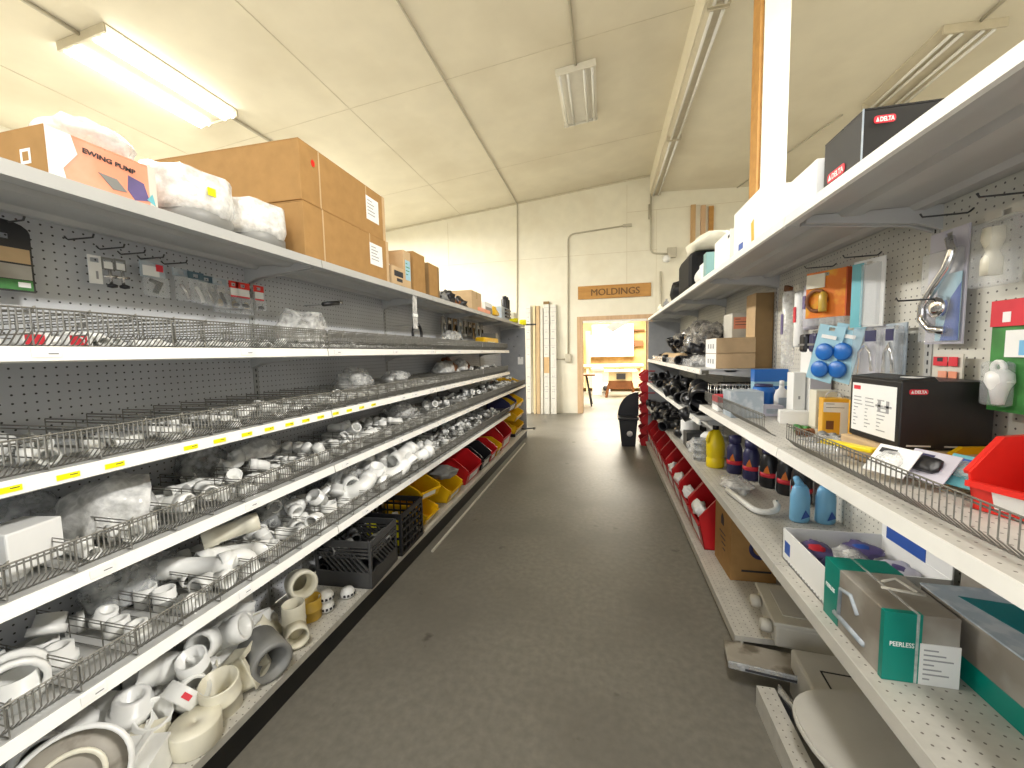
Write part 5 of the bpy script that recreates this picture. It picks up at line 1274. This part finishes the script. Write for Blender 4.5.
for i, (x, y, k, rz) in enumerate(((-.09, .05, 'purple', .3), (.0, .03, 'film', .8), (.06, .08, 'purple', -.4), (.08, -.05, 'lavender', .2), (-.02, -.06, 'film', 1.2), (-.09, -.08, 'navy', .1))):
    p = thing('plastic_pack', 'shiny purple-blue pack inside the open white carton', 'pack', (.80 + x, 1.46 + y, ZCc + .07), rz, 'packs inside the open white carton', .15, -.1)
    obj('pouch', MB().blob(0, 0, .01, .052, .05, .016, 130 + i, .2), k, p); obj('print', MB().blob(0, 0, .016, .03, .025, .013, 136 + i, .1, 2), ['redink', 'paper', 'royal', 'purple', 'paper', 'lavender'][i], p)
carton('grey_slab', 'grey picture carton standing against the pegboard behind the open white carton, right lower shelf', (.985, 1.22, ZCc), (.05, .16, .20), 'photo', tape=False)
def faucet_box(label, loc, size, rz=0.0, g=True):
    w_, d_, h_ = size
    t = carton('teal_box', label, loc, size, 'photo', rz, tape=False, flap=False, group='teal faucet boxes on the right lower shelf')
    m = MB(); e = .0012
    m.box(-w_/2 - e, d_/2 - .07, 0, w_/2 + e, d_/2 + e, h_ + e)                 # far end wrap
    obj('teal_end', m, 'teal', t)
    m = MB(); m.box(-w_/2 - e, -d_/2 - e, 0, -w_/2 + w_*.5, -d_/2 + .012, h_ + e); obj('teal_front', m, 'teal', t)
    m = MB(); m.box(-w_/2 + w_*.48, -d_/2 - .002, 0, w_/2 + e, -d_/2, h_ * .6); obj('front_label', m, 'paper', t, 'white spec label'); 
    m = MB()
    for k in range(7): m.box(-w_/2 + w_*.53, -d_/2 - .0026, h_*(.08 + .07*k), -w_/2 + w_*(.62 + .05*((k*5) % 7)), -d_/2 - .002, h_*(.10 + .07*k))
    obj('print', m, 'greyink', t)
    m = MB(); m.box(-w_*.08, -d_/2 - .0015, 0, -w_*.04, d_/2, h_ + .002); obj('clear_tape', m, 'film', t)
    # faucet picture on the aisle side and the lid
    m = MB(); m.tube([(-w_/2 - .001, .05, h_*.25), (-w_/2 - .001, .045, h_*.7), (-w_/2 - .001, .0, h_*.75), (-w_/2 - .001, -.03, h_*.55)], .006, 6); m.tube([(-w_/2 - .001, .07, h_*.2), (-w_/2 - .001, -.06, h_*.2)], .007, 6)
    obj('faucet_picture', m, 'greyblue', t)
    m = MB(); m.tube([(.0, .01, h_ + .0002), (.04, .03, h_ + .0002), (.05, -.03, h_ + .0002)], .005, 6); m.tube([(-.02, -.02, h_ + .0002), (.06, -.04, h_ + .0002)], .005, 6); obj('lid_picture', m, 'offwhite', t)
    return t
t1 = faucet_box('teal-ended faucet box with white spec label at the front of the right lower shelf', (.705, 1.165, ZCc), (.145, .25, .165))
letters(t1, 'PEERLESS', .016, (-.062, -.1264, .085), (1, 0, 0), (0, 0, 1), 'paper', bold=.0002, xs=.75)
letters(t1, 'PEERLESS', .016, (-.0740, .118, .085), (0, -1, 0), (0, 0, 1), 'paper', bold=.0002, xs=.7)
t2 = carton('teal_box', 'second teal-and-grey faucet box against the pegboard, right lower shelf', (.905, 1.06, ZCc), (.19, .30, .15), 'photo', 0, tape=False, flap=False, group='teal faucet boxes on the right lower shelf')
obj('teal_base', MB().box(-.0955, -.151, 0, .0955, .15, .055), 'teal', t2); obj('lid', MB().box(-.096, -.152, .15, .096, .151, .154), 'greyblue', t2); obj('lid_panel', MB().prism([(-.02, -.08), (.085, -.10), (.085, .08), (-.05, .10)], 2, .154, .155), 'tealdark', t2)
obj('faucet_picture', MB().tube([(.0, -.1515, .06), (.03, -.1515, .09), (.06, -.1515, .085), (.05, -.1515, .06)], .006, 6), 'steel', t2)

# ================================================================== right run: waist-high shelf
t = carton('greyblue_carton', 'grey-blue patterned carton at the front of the right waist-high shelf', (.705, 2.27, ZM), (.15, .14, .135), 'greyblue', tape=False)
t = carton('red_carton', 'low red-topped white carton behind the grey-blue one, right waist-high shelf', (.70, 2.48, ZM), (.15, .12, .085), 'paper', tape=False); obj('red_band', MB().box(-.0758, -.0608, .05, .0758, .0608, .0865), 'redink', t)
t = carton('small_carton', 'pale carton with blue print in front of the blue pack, right waist-high shelf', (.845, 2.30, ZM), (.10, .07, .055), 'lavender', tape=False); sticker(t, '-y', (.1, .07, .055), -.03, .015, .04, .04, 'greyblue', 2)
t = carton('tiny_carton', 'small white-blue carton between the grey-blue carton and the blue pack', (.815, 2.42, ZM), (.05, .05, .10), 'paleblue', tape=False)
t = thing('blue_pack', 'bright blue ribbed round pack on the right waist-high shelf', 'pack', (.875, 2.48, ZM)); obj('body', MB().lathe([(.055, 0), (.058, .01), (.055, .05), (.058, .055), (.055, .10), (.058, .105), (.05, .135), (0, .14)], 18), 'blue', t); obj('lid', MB().lathe([(.045, .135), (.045, .15), (0, .152)], 16), 'navy', t)
t = carton('blue_card_box', 'wide blue-topped box behind the white bottle, right waist-high shelf', (.93, 2.56, ZM), (.17, .06, .23), 'paleblue', tape=False); obj('blue_band', MB().box(-.0855, -.0306, .16, .0855, .0306, .2305), 'blue', t); m = MB()
for k in range(3): m.box(-.07, -.0312, .05 + .028 * k, .03, -.0306, .06 + .028 * k)
obj('print', m, 'paper', t); obj('stripe', MB().box(-.0855, -.0309, .11, .0855, -.0304, .135), 'blue', t)
t = thing('white_bottle', 'white flat bottle with grey label before the blue-topped box', 'bottle', (.935, 2.40, ZM)); obj('body', MB().lathe([(.9, 0), (1, .01), (1, .09), (.8, .12), (.35, .135), (.35, .15)], 18, sx=.036, sy=.022), 'paper', t); obj('cap', MB().lathe([(.011, .15), (.011, .175), (0, .177)], 12), 'paper', t); obj('label', MB().box(-.022, -.0235, .03, .022, -.0215, .085), 'greyblue', t)
t = carton('lavender_carton', 'slim lavender carton beside the white bottle, right waist-high shelf', (.975, 2.27, ZM), (.05, .06, .17), 'lavender', tape=False)
t = carton('tall_white_carton', 'tall lavender-white carton standing against the right pegboard', (.965, 2.12, ZM), (.085, .10, .345), 'lavender', tape=False, flap=False); obj('white_side', MB().box(-.0432, -.05, 0, -.0425, .05, .345), 'paper', t)
t = carton('white_carton', 'white carton with slot, left of the tall lavender-white one, right waist-high shelf', (.89, 2.13, ZM), (.05, .07, .235), 'paper', tape=False, flap=False); obj('slot', MB().box(-.004, -.0356, .11, .004, -.035, .125), 'greyink', t)
t = carton('cream_carton', 'cream carton with a dark square window on the right waist-high shelf', (.935, 1.985, ZM), (.08, .06, .165), 'cream', tape=False, flap=False); obj('window', MB().box(-.03, -.0306, .05, .0, -.03, .085), 'photo', t)
t = carton('long_white_carton', 'low long white carton lying in front of the tall ones, right waist-high shelf', (.90, 2.06, ZM), (.20, .075, .06), 'paper', rz=R(-14), tape=False)
for i in range(2):
    t = carton('amber_pack', ['amber and white boxed pack beside the cream carton', 'second amber and white boxed pack, nearer the black carton'][i] + ', right waist-high shelf', (.91 + .055 * i, 1.85 - .10 * i, ZM), (.085, .06, .145), 'orangeyel', tape=False, flap=False, rz=R(-12))
    sticker(t, '-y', (.085, .06, .145), -.04, .09, .042, .13, 'paper', 2, ink='ink'); sticker(t, '-y', (.085, .06, .145), .015, .0, .042, .09, 'paper'); sticker(t, '-y', (.085, .06, .145), -.03, .02, -.005, .055, 'brown')
    obj('hang_loop', MB().tube(arc(.028, 0, 180, 8, 'xz', (0, 0, .145)), .003, 6), 'cleargrey', t)
# black faucet carton on a white tray
solo('white_tray', MB().cbox(.76, 1.24, ZM + .001, 1.0, 1.50, ZM + .068, .006), 'cardlight', 'brown packing tray under the big black carton, right waist-high shelf', 'tray')
t = carton('faucet_carton', 'big black carton with red logo and white spec sheet on the right waist-high shelf', (.885, 1.385, ZM + .07), (.205, .225, .185), 'blackmatt', tape=False, flap=False)
logo(t, 0, 0, (.042, .014), .012, (-.085, -.1128, .15), (1, 0, 0), (0, 0, 1))
sz = (.205, .225, .185); sticker(t, '-x', sz, -.097, .018, .10, .168, 'paper', 0)
m = MB(); r_ = random.Random(4)
for c_ in range(3):
    for k in range(9): m.box(-.1036, .09 - .055 * c_ - .04 * r_.random() - .005, .035 + .011 * k, -.1032, .09 - .055 * c_, .038 + .011 * k)
obj('print', m, 'greyink', t); obj('red_print', MB().box(-.1038, .06, .148, -.1033, .093, .160), 'redink', t)
m = MB()
for c_ in (-.035, -.07):
    m.box(-.1038, c_, .09, -.1033, c_ + .012, .125); m.box(-.1038, c_ - .01, .105, -.1033, c_ + .022, .111)
obj('picture', m, 'greyink', t)
m = MB()
for x0 in (-.085, .0): m.box(x0, -.1132, .008, x0 + .055, -.1127, .012)
obj('fine_print', m, 'offwhite', t)
obj('top_flap', MB().prism([(-.1025, .185), (-.02, .185), (-.03, .197), (-.1025, .19)], 1, -.112, .112), 'blackmatt', t); obj('tag', MB().box(-.075, -.11, .194, -.03, -.06, .1955), 'paper', t, 'white tag on top')
t = hopper('large bright red bin at the right edge of the right waist-high shelf', (.885, .96, ZM + .001), .21, .20, .152, 'redbright', R(-68), None, True, 'hopper_bin')
hopper('yellow bin half hidden behind the bright red bin, right waist-high shelf', (.93, 1.17, ZM + .001), .16, .15, .085, 'yellow', R(-80), None, False)
t = thing('yellow_scraper', 'yellow-handled flat tool lying in the bin row before the black carton', 'tool', (.71, 1.36, ZM + .05), R(-60)); obj('handle', MB().cbox(-.07, -.016, 0, .07, .016, .014, .005), 'jug', t); obj('blade', MB().box(-.13, -.03, .002, -.07, .03, .005), 'steel', t)
for i, (x, y) in enumerate(((.78, 1.78), (.80, 1.68), (.74, 1.60), (.83, 1.60), (.80, 1.85))):
    solo('brass_valve', f_tee(.013 + .002 * (i % 2)), ['brown', 'greypvc', 'steel', 'greypvc', 'green'][i], ['rust-brown small tee lying before the amber packs', 'dark grey small tee lying before the amber packs', 'steel small tee before the black carton', 'dark grey small tee next to the black carton', 'green small tee lying by the long white carton'][i] + ', right waist-high shelf', 'pipe fitting', (x, y, ZM + .001), i * 1.3)
bag('clear flat blister before the black carton, right waist-high shelf', (.74, 1.52, ZM), (.06, .08, .03), 141, 'film')
for i in range(3):
    t = thing('blister_pack', ['white blister card leaning behind the wire fence, nearest the yellow tool', 'clear blister card with a black oval, right waist-high shelf', 'blue-green blister card beside the yellow bin'][i], 'blister pack', (.705 + .05 * i, 1.20 - .045 * i, ZM + .02), R(-70), None, R(-40))
    obj('card', MB().cbox(-.05, -.003, 0, .05, 0, .085, .001), ['paper', 'lavender', 'aqua'][i], t); obj('blister', MB().blob(0, -.008, .04, .03, .012, .028, 145 + i, .1), ['film', 'black', 'film'][i], t); obj('print', MB().box(-.04, -.0036, .06, .0, -.003, .075), ['ink', 'navy', 'royal'][i], t)

# ---- packs hanging on the right pegboard
xr = RB - .03
def rcard(label, y, z, w_, h_, material, group=None, name='hanging_pack', tilt=0.0, dx=0.0):
    return hung_card(label, xr - dx, y, z, w_, h_, material, -1, group, True, name, tilt=tilt)
for i, (y, z) in enumerate(((1.42, 1.77), (1.24, 1.76), (1.45, 1.535), (1.80, 1.74), (2.1, 1.76))):
    hook('wire peg hook on the right pegboard', RB, y, z, -1, .15 if i == 2 else .12, 'peg hooks on the right pegboard')
t = rcard('long faucet-spout pack with a curved chrome tube, hanging on the right pegboard', 1.455, 1.735, .135, .335, 'lavender'); obj('film', MB().cbox(-.022, -.066, -.33, -.002, .066, -.06, .006), 'blister', t)
obj('spout', MB().tube([(-.018, -.03, -.03), (-.02, -.045, -.07), (-.022, -.03, -.115), (-.024, .01, -.165), (-.026, .045, -.215), (-.026, .045, -.26), (-.024, .01, -.29), (-.022, -.035, -.295)], .0115, 12), 'chrome', t)
obj('sprayer', MB().lathe([(.034, 0), (.03, .012), (.012, .016), (.0, .017)], 18, mx=Matrix.Translation((-.018, -.005, -.225)) @ Matrix.Rotation(R(-90), 4, 'Y')), 'chrome', t)
obj('blue_print', MB().box(-.0062, -.062, -.325, -.0045, .02, -.13), 'paleblue', t); obj('navy_print', MB().prism([(-.062, -.16), (-.03, -.2), (.0, -.325), (-.062, -.325)], 0, -.0068, -.0062), 'royal', t)
t = rcard('orange boxed blister pack with a yellow tube on the right pegboard', 1.99, 1.725, .16, .20, 'orange', dx=.06); t.rotation_euler[2] = R(33); obj('cream_head', MB().box(-.008, .0, -.07, -.004, .075, -.01), 'cream', t); obj('side', MB().box(-.006, -.085, -.2, .04, -.08, 0), 'brick', t)
obj('coil_picture', MB().tube([(-.008, .03 + .04 * cos(a * pi / 6), -.125 + .045 * sin(a * pi / 6)) for a in range(12)], .008, 8, closed=True), 'brown', t); obj('tube', MB().lathe([(.014, -.05), (.016, -.04), (.016, .02), (.008, .035)], 12, mx=Matrix.Translation((-.014, .0, -.125))), 'amber', t)
obj('clear_foot', MB().cbox(-.03, -.08, -.235, 0, .08, -.2, .006), 'blister', t)
t = rcard('long white pack with an aqua side strip on the right pegboard', 1.76, 1.72, .12, .25, 'paper', dx=.03); t.rotation_euler[2] = R(18); obj('aqua_strip', MB().box(-.0065, .015, -.25, -.0042, .06, -.01), 'aqua', t); obj('film', MB().box(-.02, -.05, -.245, -.004, .01, -.02), 'blister', t)
for i, (y, dx) in enumerate(((1.90, .07), (1.85, .03))):
    t = rcard(['pale blue card with two blue discs, in front', 'pale blue card with two blue discs, partly hidden behind the front one'][i] + ', right pegboard', y, 1.485, .105, .235, 'paleblue', 'blue disc cards on the right pegboard', dx=dx); t.rotation_euler = (R(13), 0, R(30))
    for z in (-.11, -.185): obj('disc', MB().lathe([(.034, 0), (.036, .006), (.03, .012), (0, .013)], 22, mx=Matrix.Translation((-.004, 0, z)) @ Matrix.Rotation(R(-90), 4, 'Y')), 'blue', t)
    obj('print', MB().box(-.0055, -.03, -.055, -.0042, .03, -.04), 'paper', t)
for i, (y, w_) in enumerate(((1.765, .16), (1.635, .10))):
    t = rcard(['wide', 'narrow'][i] + ' clear pack with a chrome bent handle, right pegboard above the black carton', y, 1.475, w_, .19, 'greyblue' if i else 'lavender', 'chrome handle packs on the right pegboard', dx=.01 * i); obj('film', MB().cbox(-.03, -w_/2, -.19, -.004, w_/2, -.01, .006), 'blister', t); obj('navy_print', MB().box(-.0315, -w_*.4, -.06, -.030, -w_*.02, -.02), 'navy', t)
    obj('handle', MB().tube([(-.02, .05 - .03 * i, -.18), (-.022, .045 - .03 * i, -.10), (-.022, .01 - .02 * i, -.07), (-.022, -.02, -.10), (-.02, -.03, -.17)], .006, 10), 'chrome', t)
t = rcard('grey clear pack with red and white labels behind the black carton, right pegboard', 1.43, 1.37, .10, .12, 'offwhite'); 
m = MB(); m.box(-.006, -.005, -.035, -.0042, .045, -.008, 0); m.box(-.0065, .01, -.022, -.006, .03, -.01, 1); m.box(-.006, -.04, -.035, -.0042, -.01, -.008, 0); m.box(-.006, -.005, -.085, -.0042, .025, -.05, 2); m.box(-.006, -.04, -.085, -.0042, -.012, -.05, 2)
obj('label', m, ['redink', 'ink', 'peach'], t)
t = rcard('green, red-topped card with a white plastic part at the right edge, right pegboard', 1.183, 1.505, .155, .275, 'green', dx=.03)
on_card(t, -1, -.077, -.065, .077, -.001, 'redink', 'red_top', .0042, .0052); on_card(t, -1, -.07, -.14, .035, -.075, 'paper', 'label', .0042, .0054); on_card(t, -1, -.05, -.135, .0, -.10, 'skyblue', 'label', .0056, .006); on_card(t, -1, .025, -.055, .045, -.03, 'paper', 'label', .0054, .006)
obj('valve', MB().lathe([(.013, .0), (.024, -.01), (.026, -.03), (.017, -.05), (.011, -.085), (.0, -.087)], 14, mx=Matrix.Translation((-.018, .025, -.17))), 'pvc', t); obj('valve_ring', MB().tube([(-.018, .03 + .014 * cos(a * pi / 5), -.165 + .014 * sin(a * pi / 5)) for a in range(10)], .006, 8, closed=True), 'pvc', t)
obj('badge', MB().lathe([(.02, 0), (.02, .001), (0, .0012)], 18, mx=Matrix.Translation((-.0045, -.04, -.17)) @ Matrix.Rotation(R(-90), 4, 'Y')), 'paper', t); obj('film', MB().cbox(-.035, .0, -.26, -.004, .06, -.15, .01), 'blister', t)
t = rcard('cloudy clear pack of pinkish parts hanging at the top right corner of the right pegboard', 1.285, 1.745, .12, .03, 'offwhite'); obj('pouch', MB().cbox(-.03, -.06, -.2, -.002, .06, -.03, .012), 'blister', t); obj('part_inside', MB().lathe([(.02, 0), (.022, -.03), (.012, -.06), (.02, -.08), (.02, -.12)], 12, mx=Matrix.Translation((-.015, .01, -.05))), 'cream', t)
t = rcard('pink-topped pack at the far upper right of the right pegboard', 1.17, 1.72, .08, .12, 'greypvc'); on_card(t, -1, -.04, -.04, .04, -.001, 'redink', 'red_top', .0042, .005)
# slim packs between the tall carton and the orange pack
for i, (y, z, k, h_, lab) in enumerate(((2.22, 1.70, 'paper', .30, 'long white tube pack at the left end of the right pegboard'), (2.36, 1.72, 'film', .42, 'long clear tube pack beside the tall brown box'), (2.13, 1.72, 'lavender', .24, 'slim lavender pack with blue print, left of the orange pack'))):
    t = rcard(lab, y, z, .06, .05, 'offwhite', dx=.02); obj('tube', MB().lathe([(.027, -h_), (.03, -h_ + .01), (.03, -.04), (.02, -.03)], 16, mx=Matrix.Translation((-.03, 0, 0))), k, t)
    obj('print', MB().box(-.0615, -.012, -h_ * .6, -.059, .012, -h_ * .35), 'purple' if i else 'redink', t)
for i in range(3):
    t = rcard(['first', 'second', 'third'][i] + ' black gadget hanging under the orange pack, right pegboard', 2.14 - .09 * i, 1.475, .06, .02, 'offwhite', 'black gadgets on the right pegboard', dx=.03); obj('body', MB().cbox(-.05, -.03, -.10, -.01, .03, -.015, .012), ['black', 'navy', 'black'][i], t); obj('band', MB().box(-.052, -.028, -.07, -.049, .028, -.06), 'greypvc', t)
solo('peg_gadget', MB().prism([(-.03, 0), (.03, .02), (.02, .05), (-.04, .03)], 0, -.02, 0), 'brown', 'small dark diamond-shaped clip high on the right pegboard beside the tall brown box', 'clip', (RB - .002, 2.55, 1.70))

# ================================================================== right run: base deck and floor
ZD = 0.1005
for i, y in enumerate((2.85, 3.205, 3.56, 3.915, 4.27, 4.625, 4.98, 5.335, 5.665)):
    hopper(['nearest', 'second', 'third', 'fourth', 'fifth', 'sixth', 'seventh', 'eighth', 'farthest'][i] + ' red bin in the row under the right lower shelf', (.775, y, ZD), .33, .36, .40, 'red', R(-90), 'red bins under the right lower shelf', True)
    if i < 4:
        t = thing('paper_bag', ['crumpled white bag sticking out of the nearest red bin', 'white bag sticking out of the second red bin', 'white bag hanging out of the third red bin', 'pale bag bulging from the fourth red bin'][i], 'bag', (.63, y - .02, ZD + .19 - .01 * i)); obj('body', MB().blob(0, 0, .02, .04, .07, .055, 150 + i, .3), 'paper', t)
t = carton('printed_box', 'brown box with a dark ring print under the right lower shelf, before the red bins', (.80, 2.49, ZD), (.235, .28, .385), 'card', rz=R(2), tape=False)
m = MB(); m.lathe([(.060, 0), (.060, .0012), (.038, .0012), (.038, 0), (.06, 0)], 28, mx=Matrix.Translation((.035, -.1402, .19)) @ Matrix.Rotation(R(90), 4, 'X')); obj('ring_print', m, 'navy', t)
m = MB(); m.box(-.03, -.1412, .30, .0, -.1402, .312); m.prism([(-.03, .312), (.0, .312), (-.015, .325)], 1, -.1412, -.1402); m.box(-.06, -.1412, .055, .09, -.1402, .066); m.box(-.1187, -.02, .26, -.1177, .03, .30); m.prism([(-.02, .30), (.03, .30), (.005, .33)], 0, -.1187, -.1177)
for k in range(4): m.box(-.1187, -.05, .21 - .03 * k, -.1177, .05 - .02 * k, .217 - .03 * k)
obj('print', m, 'ink', t)
t = thing('plastic_tank', 'translucent white plastic box with round knobs on the right base deck', 'plastic box', (.865, 1.96, ZD), R(-6))
obj('body', MB().cbox(-.13, -.14, 0, .12, .16, .10, .012), 'offwhite', t); obj('lid', MB().cbox(-.14, -.15, .10, .12, .17, .118, .006), 'offwhite', t); obj('recess', MB().cbox(-.09, -.09, .118, .08, .12, .121, .001), 'lid', t)
for y in (-.1, .08): obj('knob', MB().lathe([(.0, -.02), (.026, -.018), (.03, .0), (.026, .02), (.012, .024)], 14, mx=Matrix.Translation((-.155, y, .07)) @ Matrix.Rotation(R(-90), 4, 'Y')), 'offwhite', t)
obj('amber_tip', MB().tube([(-.16, -.04, .03), (-.15, -.045, .01)], .008, 8), 'amber', t)
t = thing('dusty_tray', 'dusty clear tray lying across the front of the right base deck', 'tray', (.70, 1.72, .10), R(-8)); obj('sheet', MB().cbox(-.2, -.075, 0, .2, .075, .016, .003), 'grime', t); obj('front_lip', MB().cbox(-.2, -.078, .0, .2, -.07, .03, .002), 'cleargrey', t); obj('dark_slot', MB().box(-.14, -.0785, .004, .19, -.0782, .014), 'ink', t)
t = thing('white_cistern', 'flat white plastic slab with a square outline, on the floor inside the right shelving', 'slab', (.83, 1.56, .0), R(-4)); obj('body', MB().cbox(-.11, -.17, 0.0, .14, .15, .19, .01), 'lid', t)
m = MB(); 
for a in ((-.05, .04, .10, .046), (-.05, -.06, -.044, .046)): m.box(a[0], a[1], .19, a[2], a[3], .1912)
obj('outline', m, 'ink', t)
t = thing('seat_lid', 'off-white oval seat lid lying low at the bottom right, under the right lower shelf', 'lid', (.80, 1.30, .205), R(5))
def oval(a, b, n=40, p=2.4):
    return [(a * math.copysign(abs(cos(2*pi*k/n)) ** (2/p), cos(2*pi*k/n)), b * math.copysign(abs(sin(2*pi*k/n)) ** (2/p), sin(2*pi*k/n))) for k in range(n)]
bm_ = bmesh.new(); vs_ = [bm_.verts.new((x_, y_, 0)) for x_, y_ in oval(.212, .19)]; f_ = bm_.faces.new(vs_)
ex = bmesh.ops.extrude_face_region(bm_, geom=[f_]); bmesh.ops.translate(bm_, vec=(0, 0, .022), verts=[g for g in ex['geom'] if isinstance(g, bmesh.types.BMVert)])
bmesh.ops.bevel(bm_, geom=[e for e in bm_.edges if abs(e.verts[0].co.z - e.verts[1].co.z) < 1e-5], offset=.007, segments=2, affect='EDGES')
obj('lid', MB().bm(bm_), 'lid', t); obj('stand', MB().cbox(-.09, -.12, -.204, .09, .07, 0, .02), 'offwhite', t)
t = thing('metal_bracket', 'small steel plate with slots standing inside the perforated base rail, bottom right', 'bracket', (.655, 1.55, .0), R(10)); obj('plate', MB().cbox(-.004, -.05, 0, .004, .05, .12, .002), 'steel', t); obj('slot', MB().box(-.0048, -.03, .03, -.004, .03, .09), 'ink', t)
solo('cardboard_scrap', MB().prism([(-.08, -.1), (.12, -.08), (.1, .06), (-.05, .1)], 2, 0, .006), 'carddark', 'brown cardboard scrap on the floor beneath the oval lid', 'cardboard', (.74, 1.12, .001), .4)

# ---- bin and red bins at the far end of the right run
t = thing('waste_bin', 'black waste bin with a round white sticker and raised lid beyond the right run', 'waste bin', (.342, 6.02, 0))
m = MB(); m.prism([(-.09, 0), (.10, 0), (.13, .40), (-.13, .40)], 1, -.10, .14); obj('body', m, 'black', t)
obj('rim', MB().cbox(-.145, -.115, .385, .145, .155, .425, .012), 'black', t)
t2_ = MB(); t2_.prism([(-.14, .42)] + [(.16 - .30 * cos(a * pi / 16), .42 + .36 * sin(a * pi / 16)) for a in range(0, 9)] + [(.16, .42)], 1, .12, .16); obj('lid', t2_, 'black', t)
obj('sticker', MB().lathe([(.042, 0), (.042, .002), (0, .003)], 18, mx=Matrix.Translation((.02, -.103, .19)) @ Matrix.Rotation(R(90), 4, 'X')), 'paper', t, 'round white sticker')
for i in range(7):
    hopper('%s red bin from the floor in the stack on the right run end' % ['first', 'second', 'third', 'fourth', 'fifth', 'sixth', 'seventh'][i], (.60, 6.02, .03 + .155 * i), .30, .20, .15, 'red', R(-90), 'red bins on the end of the right run', False)
